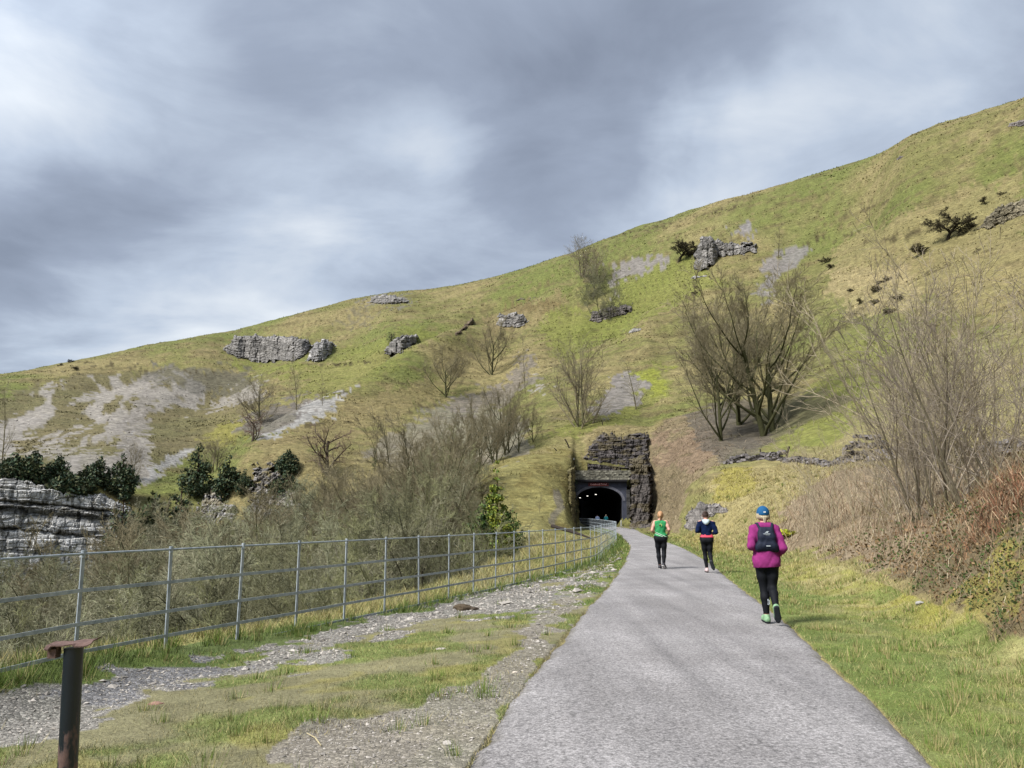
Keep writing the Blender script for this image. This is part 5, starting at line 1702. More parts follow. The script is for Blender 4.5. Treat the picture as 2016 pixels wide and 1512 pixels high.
# far turf: tussocks over the hill and the banks
x, y, D = scatter(rg, 420000, 55, 430)
gz = H(x, y)
te = (gz - CH) / D
st2 = gi(stone, x, y)
keep = (gz > -2) & (rg.random(len(x)) < np.where(st2 > .5, .16, 1.0)) & ~((x > edgeL(y) - .3) & (x < edgeR(y) + .3) & (y < 116)) & ~((np.abs(x - TX) < 4.6) & (y > 100) & (y < 122))
x, y, D, gz = x[keep], y[keep], D[keep], gz[keep]
n = len(x)
c = gi(GC3, x, y)
row = fbm(x / 10, gz / .8 + fbm(x / 20, y / 20, 2, 209) * 4, 3, 210)
h = rg.uniform(.10, .28, n) * (.6 + 1.2 * sm(.45, .65, row)) * np.clip(D / 200, .45, 1.3)
cb = c * rg.uniform(.85, 1.6, (n, 1)) * (1.1 - .2 * sm(.5, .62, row))[:, None]
v_, f_, c_ = blades(rg, x, y, h, h * rg.uniform(.5, 1.3, n), np.radians(rg.uniform(15, 70, n)), cb, 't', seg=1, z=gz - .04)
stuff('hill_turf', [(v_, f_, c_)], m_grass, 'rough tussocky turf covering the hillside beyond the tunnel', 'turf')

# dead bracken and bramble stems on the right bank and above the tunnel
x, y, D = scatter(rg, 240000, 8, 150, -41, 52)
bb_ = gi(brush, x, y)
uu, vv = proj(x, y, H(x, y))
keep = rg.random(len(x)) < bb_ * 1.0
x, y, D, uu, vv = [q_[keep] for q_ in (x, y, D, uu, vv)]
n = len(x)
c = gi(GC3, x, y)
h = rg.uniform(.07, .28, n) * np.clip(D / 26, .6, 3.4) * (.6 + .9 * sm(.4, .6, fbm(x / 1.5, y / 1.5, 3, 215)))
wd = .006 * np.maximum(1, D / 13) * rg.uniform(.6, 1.6, n)
pal = np.array([A(178, 160, 132), A(150, 128, 104), A(124, 100, 82), A(196, 182, 154), A(160, 134, 104), A(138, 130, 90)])
cb = pal[rg.integers(0, 6, n)] * .55 + c * .45
cb *= rg.uniform(.55, 1.35, (n, 1))
v_, f_, c_ = blades(rg, x, y, h, wd, np.radians(rg.uniform(40, 120, n)), cb, 'b', seg=2, curl=.3)
parts = [(v_, f_, c_)]
# longer arching stems near the camera
x, y, D = scatter(rg, 9000, 9, 60, 5, 41)
keep = gi(brush, x, y) > .5
x, y, D = x[keep], y[keep], D[keep]
n = len(x)
cb = pal[rg.integers(0, 6, n)] * rg.uniform(.6, 1.3, (n, 1))
parts.append(blades(rg, x, y, rg.uniform(.4, 1.3, n) * np.clip(D / 24, .5, 1.3), .008 * np.maximum(1, D / 13), np.radians(rg.uniform(15, 85, n)), cb, 'b', seg=2, curl=.9))
stuff('brambles', parts, m_grass, 'tangle of dead brown bracken and bramble stems over the right bank', 'brambles')
# russet bracken at the right edge
cen_ = [hit1(1985, 965, 8), hit1(2005, 1000, 8), hit1(1965, 1010, 8), hit1(1790, 1050, 8)]
xs2, ys2 = [], []
for k_, cc_ in enumerate(cen_):
    if np.isfinite(cc_[0]):
        m_ = 600 if k_ < 3 else 100
        xs2.append(cc_[0] + rg.normal(0, .3, m_)); ys2.append(cc_[1] + rg.normal(0, .3, m_))
x, y = np.concatenate(xs2), np.concatenate(ys2)
n = len(x)
cb = np.array([A(166, 128, 98), A(150, 104, 78), A(186, 160, 128), A(122, 96, 74), A(138, 118, 90)])[rg.integers(0, 5, n)] * rg.uniform(.6, 1.25, (n, 1))
stuff('russet_bracken', [blades(rg, x, y, rg.uniform(.12, .6, n), .012, np.radians(rg.uniform(5, 85, n)), cb, 'b', seg=2, curl=1.0)], m_grass, 'russet red dead bracken at the top of the bank by the right edge', 'bracken')
# leaf litter and ivy leaves on the near mound
x, y, D = scatter(rg, 60000, 8.5, 40, 10, 41)
keep = (gi(brush, x, y) > .5) & (rg.random(len(x)) < sm(30, 12, D))
x, y, D = x[keep], y[keep], D[keep]
n = len(x)
u_, v_ = proj(x, y, H(x, y))
iv = fbm(x / 1.2, y / 1.2, 3, 220)
grn = (rg.random(n) < sm(.45, .6, iv) * .7)
cb = np.where(grn[:, None], A(78, 92, 48), A(134, 110, 78)) * rg.uniform(.5, 1.5, (n, 1))
c0 = np.stack([x, y, H(x, y) + rg.uniform(.0, .22, n)], 1)
a_ = norm(rg.normal(0, 1, (n, 3))); b_ = norm(np.cross(a_, rg.normal(0, 1, (n, 3))))
s_ = rg.uniform(.012, .032, (n, 1)) * np.maximum(1, D / 14)[:, None]
V = np.stack([c0 - a_ * s_, c0 - b_ * s_ * .7, c0 + a_ * s_, c0 + b_ * s_ * .7], 1).reshape(-1, 3)
stuff('leaf_litter', [(V, [np.arange(4 * n).reshape(-1, 4)], np.repeat(cb, 4, 0))], m_grass, 'dead leaves and ivy on the steep mound at the right edge', 'leaves')

# gravel stones
OCT = norm(np.array([[1, 0, 0], [-1, 0, 0], [0, 1, 0], [0, -1, 0], [0, 0, 1], [0, 0, -1], [.7, .7, .3], [-.7, .6, .4]]))
OV = np.array([[1, 0, 0], [0, 1, 0], [-1, 0, 0], [0, -1, 0], [.3, .2, .8], [-.2, -.1, -.6]], float)
OF = np.array([[0, 1, 4], [1, 2, 4], [2, 3, 4], [3, 0, 4], [1, 0, 5], [2, 1, 5], [3, 2, 5], [0, 3, 5]])
m_stone = attr_mat('loose_stone', .9, .2, 30, .15)
x, y, D = scatter(rg, 130000, 3.2, 60, -41, 12)
sv = gi(stone, x, y)
keep = (rg.random(len(x)) < np.clip(sv - .35, 0, 1) ** 1.3) & (x < edgeL(y) - .05) & (x > fenceX(y) - .1)
x, y, D = x[keep], y[keep], D[keep]
n = len(x)
s_ = np.exp(rg.normal(math.log(.0075), .45, n)) * np.clip(D / 7, 1, 3)
s_ *= np.where(D > 9, 1.2, 1)
V = OV[None] * (s_[:, None] * rg.uniform(.6, 1.4, (n, 3)))[:, None, :] * np.array([1, 1, .7]) + rg.normal(0, .18, (n, 6, 3)) * s_[:, None, None]
an = rg.uniform(0, 6.28, n)
ca, sa = np.cos(an)[:, None], np.sin(an)[:, None]
V = np.stack([V[..., 0] * ca - V[..., 1] * sa, V[..., 0] * sa + V[..., 1] * ca, V[..., 2]], -1) + np.stack([x, y, H(x, y) + s_ * .15], -1)[:, None]
f = (np.arange(n)[:, None, None] * 6 + OF[None]).reshape(-1, 3)
cb = A(190, 182, 172) * rg.uniform(.4, 1.2, (n, 1))
stuff('gravel', [(V.reshape(-1, 3), [f], np.repeat(cb, 6, 0))], m_stone, 'pale loose gravel along the foot of the railings', 'gravel')


def boulder(name, label, u, v, size, tint, seed, Dmin=3, flat=.45):
    rg = np.random.default_rng(seed)
    c = hit1(u, v, Dmin)
    th, ph = np.meshgrid(np.linspace(0, 2 * np.pi, 17)[:-1], np.linspace(.05, np.pi - .05, 9), indexing='ij')
    d = np.stack([np.cos(th) * np.sin(ph), np.sin(th) * np.sin(ph), np.cos(ph)], -1)
    r = 1 + (fbm(d[..., 0] * 1.7 + seed, d[..., 1] * 1.7 + d[..., 2], 3, seed) - .5) * .9
    V = d * r[..., None] * np.array([size, size * .7, size * flat]) * .5
    n0, n1 = d.shape[:2]
    i, j = np.meshgrid(np.arange(n0), np.arange(n1 - 1), indexing='ij')
    f = np.stack([i * n1 + j, i * n1 + j + 1, ((i + 1) % n0) * n1 + j + 1, ((i + 1) % n0) * n1 + j], -1).reshape(-1, 4)
    o = link_mesh(name, V.reshape(-1, 3), f, m_stone, cols=np.tile(tint, (n0 * n1, 1)))
    o.location = (c[0], c[1], float(H(c[0], c[1])) + size * flat * .12)
    return tag(o, label, 'stone')


boulder('boulder', 'dark brown half buried stone on the gravel by the railings', 912, 1202, .36, A(92, 80, 64), 1)
boulder('boulder', 'smaller dark stone just right of the half buried one on the gravel', 934, 1201, .18, A(84, 74, 62), 2)
boulder('boulder', 'pale flat stone half sunk in the left verge grass', 868, 1278, .12, A(190, 180, 168), 3, flat=.2)
boulder('boulder', 'white stone at the foot of the right bank', 1812, 1192, .15, A(176, 172, 166), 4)
boulder('boulder', 'small white stone in the grass beside the path edge, below a green tuft', 1015, 1326, .06, A(220, 206, 190), 5)
boulder('brick_fragment', 'flat pinkish brick fragment lying in the grass near the iron post', 306, 1386, .14, A(160, 126, 110), 6, flat=.2)
b0 = hit1(604, 1449), hit1(632, 1474)
mb = MB(); mb.tube([b0[0] + [0, 0, .02], (b0[0] + b0[1]) / 2 + [0.01, 0, .03], b0[1] + [0, 0, .02]], [.004, .006, .005], 6)
tag(mb.build('stick', simple('pale_stick', A(190, 176, 140))), 'thin pale stick lying on the gravel in the left foreground', 'stick')
b0 = hit1(1048, 1056, 15), hit1(1098, 1072, 15)
mb = MB(); mb.tube([(3.0, 58, .9), (4.2, 54, .55), (5.0, 50, .25)], [.14, .12, .05], 7)
tag(mb.build('fallen_log', simple('dark_log', A(56, 46, 38))), 'dark fallen branch on the yellow grass behind the railings', 'log')

# ------------------------------------------------------------------ people (bodies and clothes as one smooth surface each)
def seg_d(P, a, b, ra, rb, sq=None):
    a, b = np.asarray(a, np.float32), np.asarray(b, np.float32)
    if sq is not None:
        q_ = np.asarray(sq, np.float32)
        P, a, b = P / q_, a / q_, b / q_
    ab = b - a
    t = np.clip(((P - a) @ ab) / (ab @ ab + 1e-9), 0, 1)
    return np.linalg.norm(P - a - t[..., None] * ab, axis=-1) - (ra + (rb - ra) * t)


def smin(a, b, k):
    h = np.clip(.5 + .5 * (b - a) / k, 0, 1)
    return b * (1 - h) + a * h - k * h * (1 - h)


def sdf(prims, P, k=.03, off=0.0):
    d = None
    for pr_ in prims:
        a, b, ra, rb = pr_[:4]
        kk = pr_[5] if len(pr_) > 5 else k
        e = seg_d(P, a, b, ra + off, rb + off, pr_[4] if len(pr_) > 4 else None)
        d = e if d is None else smin(d, e, kk)
    return d


def surface(fn, lo, hi, h, name, mat, parent, colf=None):
    """naive surface nets"""
    lo, hi = np.asarray(lo, float), np.asarray(hi, float)
    ax = [np.arange(lo[i], hi[i] + h, h, dtype=np.float32) for i in range(3)]
    G = np.stack(np.meshgrid(*ax, indexing='ij'), -1)
    v = fn(G)
    n = v.shape
    c = [(i, j, k) for i in (0, 1) for j in (0, 1) for k in (0, 1)]
    sl = lambda a, o: a[o[0]:n[0] - 1 + o[0], o[1]:n[1] - 1 + o[1], o[2]:n[2] - 1 + o[2]]
    ins = np.stack([sl(v < 0, o) for o in c], -1)
    act = ins.any(-1) & ~ins.all(-1)
    idx = -np.ones(act.shape, np.int64)
    ai = np.argwhere(act)
    idx[act] = np.arange(len(ai))
    vals = np.stack([sl(v, o)[act] for o in c], -1)
    pos = np.zeros((len(ai), 3)); cnt = np.zeros(len(ai))
    for p in range(8):
        for q in range(p + 1, 8):
            df = np.array(c[q]) - np.array(c[p])
            if np.abs(df).sum() != 1: continue
            a, b = vals[:, p], vals[:, q]
            cr = (a < 0) != (b < 0)
            t = np.where(cr, a / (a - b + 1e-12), 0)
            pos += np.where(cr[:, None], np.array(c[p]) + t[:, None] * df, 0); cnt += cr
    V = (ai + pos / np.maximum(cnt, 1)[:, None]) * h + lo
    F_ = []
    s = v < 0
    for axn in range(3):
        o = [0, 0, 0]; o[axn] = 1
        a = s[:n[0] - o[0], :n[1] - o[1], :n[2] - o[2]]
        b = s[o[0]:, o[1]:, o[2]:]
        e = np.argwhere(a != b)
        o1, o2 = [(1, 2), (2, 0), (0, 1)][axn]
        e = e[(e[:, o1] > 0) & (e[:, o2] > 0) & (e[:, o1] < n[o1] - 1) & (e[:, o2] < n[o2] - 1)]
        if not len(e): continue
        fl = a[tuple(e.T)]
        qd = []
        for d1, d2 in ((0, 0), (1, 0), (1, 1), (0, 1)):
            m = e.copy(); m[:, o1] -= d1; m[:, o2] -= d2
            qd.append(idx[tuple(m.T)])
        q = np.stack(qd, 1)
        q[~fl] = q[~fl][:, ::-1]
        F_.append(q[(q >= 0).all(1)])
    F_ = np.vstack(F_)
    return link_mesh(name, V, F_[:, ::-1][:, ::-1], mat, parent, smooth=True, cols=None if colf is None else colf(V))


def limb_noise(P, s, seed):
    return (np.sin(P[..., 2] * s + np.sin(P[..., 0] * s * .8 + seed) * 2) * np.sin(P[..., 0] * s * .7 + P[..., 1] * s * .6 + seed))


def cloth(name, c, rough=.85, spec=.2, var=.12, sheen=0):
    return simple(name, c, rough, var, 14, spec=spec, bump=.25, bscale=50)


m_skin = simple('skin', A(226, 170, 150), .6, .06, 10, spec=.3)
m_hair_b = simple('blonde_hair', A(196, 150, 108), .6, .3, 60)
m_hair_g = simple('pale_hair', A(206, 190, 160), .6, .3, 60)
m_hair_d = simple('dark_hair', A(76, 60, 54), .6, .3, 60)
m_leg = cloth('black_leggings', A(10, 13, 20), .75, .2)


def hand_prims(w, dirv, side, down):
    """palm, four curled fingers and a thumb at wrist w; dirv along the hand, side across the palm towards the thumb"""
    w, dirv, side = map(lambda a: np.asarray(a, float), (w, norm(np.asarray(dirv, float)), norm(np.asarray(side, float))))
    dn = norm(np.asarray(down, float))
    pr_ = [(w, w + dirv * .05, .022, .026, None, .02), (w + dirv * .05 + side * .022, w + dirv * .08 + side * .026, .016, .014, None, .012), (w + dirv * .05 - side * .022, w + dirv * .075 - side * .026, .016, .013, None, .012)]
    for i, ln in enumerate((.032, .036, .034, .027)):
        o = w + dirv * .085 + side * (.028 - .019 * i)
        k1 = o + (dirv * .75 + dn * .5) * ln
        k2 = k1 + (dirv * .1 + dn) * ln * .75
        k3 = k2 + (-dirv * .7 + dn * .3) * ln * .55
        pr_ += [(o - dirv * .02, k1, .0098, .009, None, .004), (k1, k2, .009, .0085, None, .004), (k2, k3, .0085, .0075, None, .004)]
    t0 = w + side * .02 + dirv * .02
    t1 = t0 + side * .028 + dirv * .028 + dn * .012
    pr_ += [(t0, t1, .0125, .0115, None, .008), (t1, t1 + dirv * .03 - side * .006 + dn * .016, .011, .009, None, .004)]
    return pr_


def person(label, loc, rz, J, look, scale=1.0):
    """J: joints in metres, figure faces +Y; look: clothing"""
    root = thing('person', label, 'person', loc, rz)
    root.scale = (scale,) * 3
    g = lambda k: np.array(J[k], float)
    wd = look.get('w', 1.0)
    pel, chest, neck, head = g('pelvis'), g('chest'), g('neck'), g('head')
    torso = [(pel + [-.07 * wd, 0, .0], pel + [.07 * wd, 0, .0], .118 * wd, .118 * wd, (1, .86, 1)),
             (pel + [-.075 * wd, -.035, -.05], pel + [.075 * wd, -.035, -.05], .10 * wd, .10 * wd),
             (pel, pel * .4 + chest * .6, .115 * wd, .105 * wd, (1.12, .86, 1)),
             (pel * .45 + chest * .55 + [-.03, 0, 0], chest + [0, 0, -.03], .105 * wd, .125 * wd, (1.15, .85, 1), .05),
             (chest + [-.085, .0, .01], chest + [.085, .0, .01], .112 * wd, .112 * wd, (1, .82, 1), .05),
             (g('shL') + [.03, 0, -.01], g('shR') + [-.03, 0, -.01], .068, .068, None, .05),
             (chest + [0, 0, .1], neck, .075, .052, None, .05)]
    arms, legs, feet = [], [], []
    for sd in 'LR':
        sh, el, wr = g('sh' + sd), g('el' + sd), g('wr' + sd)
        aw = look.get('arm', 1.0)
        arms += [(sh, sh * .5 + el * .5, .052 * aw, .046 * aw), (sh * .5 + el * .5, el, .046 * aw, .036 * aw), (el, el * .65 + wr * .35, .037 * aw, .038 * aw), (el * .65 + wr * .35, wr, .038 * aw, .024 * aw)]
        hp, kn_, an_ = g('hp' + sd), g('kn' + sd), g('an' + sd)
        lw = look.get('leg', 1.0)
        bk = norm(np.cross(an_ - kn_, np.array([1., 0, 0])))
        bk = bk if bk[1] < 0 else -bk
        legs += [(hp, hp * .45 + kn_ * .55, .088 * lw, .070 * lw), (hp * .45 + kn_ * .55, kn_, .070 * lw, .050 * lw),
                 (kn_, kn_ * .66 + an_ * .34 + bk * .012, .050 * lw, .053 * lw), (kn_ * .66 + an_ * .34 + bk * .012, an_, .053 * lw, .032 * lw)]
        to = g('to' + sd)
        feet += [(an_, an_ * .5 + to * .5, .034, .033), (an_ * .5 + to * .5, to, .033, .026)]
    hd_ = [(neck, head + [0, -.01, -.06], .050, .052), (head + [0, -.015, .02], head + [0, -.02, .03], .092, .092, (.86, 1, 1.1), .03), (head + [0, .035, -.02], head + [0, .05, -.065], .062, .040, (.9, 1, 1), .04),
           (head + [0, .085, .0], head + [0, .104, -.028], .010, .016, None, .015), (head + [-.022, .082, -.058], head + [.022, .082, -.058], .012, .012, None, .012),
           (head + [-.083, -.005, -.02], head + [-.087, -.012, .012], .012, .016, (.6, 1, 1), .006), (head + [.083, -.005, -.02], head + [.087, -.012, .012], .012, .016, (.6, 1, 1), .006),
           (head + [-.034, .068, .006], head + [-.030, .068, .006], .016, .016, None, .01), (head + [.030, .068, .006], head + [.034, .068, .006], .016, .016, None, .01)]
    hands = []
    for sd, sg2 in (('L', -1), ('R', 1)):
        el, wr = g('el' + sd), g('wr' + sd)
        dv = norm(wr - el)
        hands += hand_prims(wr, dv, (0, 0, 1), (-sg2, 0, -.1))
    allp = torso + arms + legs + feet + hd_ + hands
    pts = np.array([np.asarray(p[i], float) for p in allp for i in (0, 1)])
    lo, hi = pts.min(0) - .15, pts.max(0) + .15
    res = look.get('res', .011)
    surface(lambda P: sdf(allp, P, .028), lo, hi, res, 'body', m_skin, root)
    # leggings
    lg = [p for p in torso[:2]] + legs
    zt = look['waist']
    surface(lambda P: np.maximum(np.maximum(sdf(lg, P, .03, .008), P[..., 2] - zt), -np.minimum(seg_d(P, g('anL'), g('toL') * .7 + g('anL') * .3, .052, .04), seg_d(P, g('anR'), g('toR') * .7 + g('anR') * .3, .052, .04))) + .0012 * limb_noise(P, 38, 1), lo, hi, .011, 'leggings', look['legm'], root)
    # top
    hem = look['hem']
    tp = list(torso) + ([a_ for a_ in arms] if look['sleeve'] else [])
    if look.get('long'):
        tp.append((pel + [0, 0, .1], pel + [0, 0, hem - pel[2]], .142 * wd, .158 * wd, (1.1, .86, 1), .03))
    nk = look.get('neckz', neck[2] - .02)

    def topf(P):
        d = sdf(tp, P, .03, look.get('off', .014)) + .006 * limb_noise(P, 24, 3) + .003 * limb_noise(P, 55, 8)
        tilt = look.get('hemtilt', 0)
        d = np.maximum(d, hem + tilt * P[..., 0] - P[..., 2])
        d = np.maximum(d, P[..., 2] - nk - np.abs(P[..., 0]) * -.25)
        if look['sleeve']:
            for sd in 'LR':
                wr, el = g('wr' + sd), g('el' + sd)
                dv = norm(wr - el).astype(np.float32)
                d = np.maximum(d, np.where(np.linalg.norm(P - wr.astype(np.float32), axis=-1) < .13, (P - (wr - dv * .015).astype(np.float32)) @ dv, -1))
        else:
            for sd, sg2 in (('L', -1), ('R', 1)):
                sh = g('sh' + sd)
                d = np.maximum(d, -(np.linalg.norm((P - (sh + [sg2 * .045, 0, -.03]).astype(np.float32)) / np.array([.055, .2, .11], np.float32), axis=-1) - 1) * .05)
        return d
    surface(topf, lo, hi, .0095, 'top', look['topm'], root)
    # shoes
    for sd in 'LR':
        an_, to = g('an' + sd), g('to' + sd)
        fd = norm(to - an_ * [1, 1, 1] + look.get('fz', 0))
        up_ = g('up' + sd)
        f_ax = norm(fd - up_ * (fd @ up_))
        sx_ = np.cross(f_ax, up_)
        heel = an_ - f_ax * .035 - up_ * .045
        ball = heel + f_ax * .155 + up_ * .0
        toe = heel + f_ax * .205 - up_ * .002
        shp = [(heel, ball, .042, .046, None, .02), (ball, toe, .046, .034, None, .02), (heel + up_ * .01, an_ + up_ * .015, .040, .038, None, .025), (an_, ball + up_ * .01, .040, .036, None, .03)]
        solev = (heel - up_ * .030)
        b0, b1 = np.minimum(heel, toe) - .12, np.maximum(an_ + up_ * .06, toe) + .12
        b0, b1 = np.minimum(b0, b1), np.maximum(b0, b1)
        topc = (an_ + up_ * .035).astype(np.float32)
        so_ = surface(lambda P: np.maximum(np.maximum(sdf(shp, P, .02), -((P - solev.astype(np.float32)) @ up_.astype(np.float32)) + .008), (P - topc) @ up_.astype(np.float32)), b0, b1, .007, 'shoe', look['shoem' + sd] if 'shoem' + sd in look else look['shoem'], root)
        slp = [(heel - up_ * .012, ball - up_ * .012, .043, .049), (ball - up_ * .012, toe - up_ * .008, .049, .038)]
        surface(lambda P: np.maximum(np.maximum(sdf(slp, P, .02), (P - solev.astype(np.float32)) @ up_.astype(np.float32) - .009), -((P - solev.astype(np.float32)) @ up_.astype(np.float32)) - .014), b0, b1, .006, 'sole', look['solem'], so_)
    return root, g, lo, hi, torso


def V3(*a): return np.array(a, float)


ht = R(-9)
# --- woman in purple with the backpack
Jp = dict(pelvis=(0, 0, .92), chest=(0, .04, 1.27), neck=(0, .055, 1.43), head=(.0, .09, 1.565),
          shL=(-.158, .035, 1.365), shR=(.158, .035, 1.355), elL=(-.222, -.08, 1.105), elR=(.235, -.11, 1.085), wrL=(-.20, .15, 1.09), wrR=(.20, .09, .985),
          hpL=(-.088, 0, .87), hpR=(.088, 0, .87), knL=(-.055, .03, .49), knR=(.065, .0, .50), anL=(-.045, -.03, .085), anR=(.055, -.27, .235),
          toL=(-.06, .11, .03), toR=(.075, -.24, .075), upL=V3(0, -.05, 1) / 1.00125, upR=norm(V3(.05, .93, .37)))
m_purple = cloth('purple_top', A(150, 54, 118), .9, .1, .18)
m_neon = simple('neon_shoe', A(146, 184, 142), .7, .3, 30)
m_sole_d = simple('dark_sole', A(44, 48, 54), .8, .2, 30)
m_sole_w = simple('white_sole', A(220, 216, 212), .8, .2, 30)
pxy = (3.78, 11.60)
root, g, lo, hi, tor = person('woman running in a purple long sleeved top, blue cap, black backpack and leggings', (pxy[0], pxy[1], .035), ht, Jp,
                              dict(w=1.0, leg=1.02, arm=.98, waist=.98, legm=m_leg, hem=.80, hemtilt=.06, long=True, sleeve=True, topm=m_purple, off=.018, neckz=1.47, shoem=m_neon, solem=m_sole_d, res=.0085), .985)
surface(lambda P: np.maximum(sdf([((-.085, .0, 1.415), (.085, .0, 1.415), .045, .045), ((-.09, .06, 1.43), (-.03, .12, 1.43), .035, .035), ((.09, .06, 1.43), (.03, .12, 1.43), .035, .035), ((-.05, -.03, 1.40), (.05, -.03, 1.385), .05, .05)], P, .04), P[..., 2] - 1.465), (-.22, -.14, 1.3), (.22, .2, 1.52), .008, 'collar', m_purple, root)
m_cap = simple('blue_cap', A(24, 92, 140), .8, .12, 20)
hdp = np.array(Jp['head'])
surface(lambda P: np.maximum(seg_d(P, hdp + [0, -.015, .025], hdp + [0, -.012, .03], .108, .108, (.9, 1.02, 1.08)), (hdp[2] + .018 + (P[..., 1] - hdp[1]) * .12) - P[..., 2]), hdp - .16, hdp + .17, .007, 'cap', m_cap, root)
mb = MB(); mb.box((hdp[0], hdp[1] + .135, hdp[2] + .03), (.13, .09, .008)); mb.build('cap_brim', m_cap, root)
mb = MB(); mb.box((hdp[0] + .006, hdp[1] - .127, hdp[2] + .052), (.034, .006, .02), 0, None, 0, None); mb.build('cap_label', simple('white_label', A(232, 236, 240)), root)
surface(lambda P: np.maximum(sdf([(hdp + [-.06, -.02, -.02], hdp + [-.055, -.04, .02], .045, .045), (hdp + [.06, -.02, -.02], hdp + [.055, -.04, .02], .045, .045), (hdp + [-.03, -.07, -.02], hdp + [.03, -.07, -.02], .04, .04), (hdp + [.005, -.10, -.03], hdp + [.0, -.105, -.115], .026, .014)], P, .03), P[..., 2] - hdp[2] - .03) + .004 * np.sin(P[..., 0] * 260) , hdp - .18, hdp + .12, .006, 'hair', m_hair_g, root)
m_pack = simple('navy_pack_fabric', A(26, 34, 54), .7, .25, 25, bump=.5, bscale=40)
bp = [((-.065, -.105, 1.33), (.065, -.105, 1.33), .052, .052, (1, .8, 1.2)), ((-.075, -.12, 1.24), (.075, -.12, 1.24), .058, .058, (1, .85, 1.4)), ((-.09, -.12, 1.12), (.09, -.12, 1.12), .062, .062, (1, .9, 1.2)),
      ((-.12, -.09, 1.085), (.13, -.09, 1.075), .055, .055, (1, .9, 1.1))]
surface(lambda P: sdf(bp, P, .04) + .003 * limb_noise(P, 40, 4), (-.26, -.28, .96), (.28, .06, 1.46), .008, 'backpack', m_pack, root)
for sg2 in (-1, 1):
    mb = MB()
    mb.tube([(sg2 * .085, -.10, 1.36), (sg2 * .105, -.03, 1.435), (sg2 * .115, .05, 1.44), (sg2 * .11, .14, 1.36)], [.02, .022, .022, .018], 8)
    mb.build('shoulder_strap', m_pack, root, smooth=True)
m_mark = simple('pale_print', A(226, 234, 240), .6, .05)
mb = MB()
yb = -.168
mb.add([(-.032, yb, 1.302), (.0, yb, 1.330), (.034, yb, 1.332), (.014, yb, 1.318), (.022, yb, 1.304), (.0, yb, 1.312)], [(0, 1, 5), (1, 2, 3), (1, 3, 5), (5, 3, 4)])
mb.box((0, yb, 1.293), (.10, .003, .007)); mb.box((.01, yb, 1.278), (.06, .003, .003))
lg_ = mb.build('pack_emblem', m_mark, root)
for v_ in lg_.data.vertices: v_.co.y -= .002
lg_.location = (0, -.0, 0)
mb = MB(); mb.box((.01, -.186, 1.117), (.06, .003, .010)); mb.build('pack_label', m_mark, root)
text_mesh('leg_print', 'SUP', .05, m_mark, root, (-.012, -.086, .30), (R(82), R(-90), 0), sx=1.0)

# --- woman in the green vest
Jg = dict(pelvis=(0, 0, .93), chest=(.0, .03, 1.27), neck=(.0, .045, 1.43), head=(.01, .07, 1.56),
          shL=(-.17, .02, 1.365), shR=(.175, .02, 1.365), elL=(-.245, -.08, 1.13), elR=(.255, -.07, 1.15), wrL=(-.25, .13, 1.10), wrR=(.24, .12, 1.06),
          hpL=(-.088, 0, .87), hpR=(.088, 0, .87), knL=(-.085, .06, .49), knR=(.085, -.02, .49), anL=(-.055, -.02, .085), anR=(.072, -.16, .145),
          toL=(-.05, .12, .03), toR=(.12, -.03, .035), upL=V3(0, .0, 1), upR=norm(V3(.1, .55, .83)))
m_green = bpy.data.materials.new('green_vest'); m_green.use_nodes = True
t = NT(m_green.node_tree); p = t.n['Principled BSDF']; p.inputs['Roughness'].default_value = .8
g_ = t.new('ShaderNodeTexCoord').outputs['Object']
sp = t.new('ShaderNodeSeparateXYZ'); t.l.new(g_, sp.inputs[0])
dg_ = t.math('ADD', sp.outputs[2], t.math('MULTIPLY', sp.outputs[0], .42))
st1 = t.math('LESS_THAN', t.math('ABSOLUTE', t.math('SUBTRACT', dg_, 1.015)), .007)
st2 = t.math('LESS_THAN', t.math('ABSOLUTE', t.math('SUBTRACT', dg_, .972)), .007)
dkb = t.math('LESS_THAN', t.math('ABSOLUTE', t.math('SUBTRACT', dg_, .995)), .014)
cg = t.mix(dkb, A(32, 152, 84), A(20, 84, 52))
cg = t.mix(t.math('MAXIMUM', st1, st2), cg, A(200, 226, 200))
t.l.new(cg, p.inputs['Base Color'])
m_shoe_k = simple('dark_trainer', A(60, 58, 64), .7, .35, 40)
root, g, lo, hi, tor = person('woman running in a green sleeveless vest with diagonal stripes, blonde ponytail and black leggings', (4.46, 23.3, .035), R(-14), Jg,
                              dict(w=1.06, leg=1.05, arm=1.0, waist=1.0, legm=m_leg, hem=.945, hemtilt=-.10, sleeve=False, topm=m_green, off=.012, neckz=1.44, shoem=m_shoe_k, solem=m_sole_w, res=.0095), 1.0)
hdp = np.array(Jg['head'])
surface(lambda P: np.maximum(sdf([(hdp + [0, -.025, .02], hdp + [0, -.03, .035], .1, .1, (.9, 1, 1.08)), (hdp + [.0, -.11, .04], hdp + [.0, -.135, .0], .032, .034), (hdp + [.0, -.135, .0], hdp + [-.01, -.115, -.15], .034, .014)], P, .03), np.where(P[..., 1] > hdp[1] + .03, hdp[2] + .05 - P[..., 2], -1)) + .002 * np.sin(P[..., 0] * 300), hdp - .24, hdp + .17, .008, 'hair', m_hair_b, root)
mb = MB()
for k in range(14):
    a0, a1 = R(-60 + k * 20), R(-60 + (k + 1) * 20)
    mb.add([(.012 + .042 * math.cos(a0), -.112, 1.285 + .042 * math.sin(a0)), (.012 + .042 * math.cos(a1), -.112, 1.285 + .042 * math.sin(a1)), (.012 + .030 * math.cos(a1), -.112, 1.285 + .030 * math.sin(a1)), (.012 + .030 * math.cos(a0), -.112, 1.285 + .030 * math.sin(a0))], [(0, 1, 2, 3)])
mb.build('vest_emblem', simple('yellow_print', A(226, 220, 120)), root)
mb = MB()
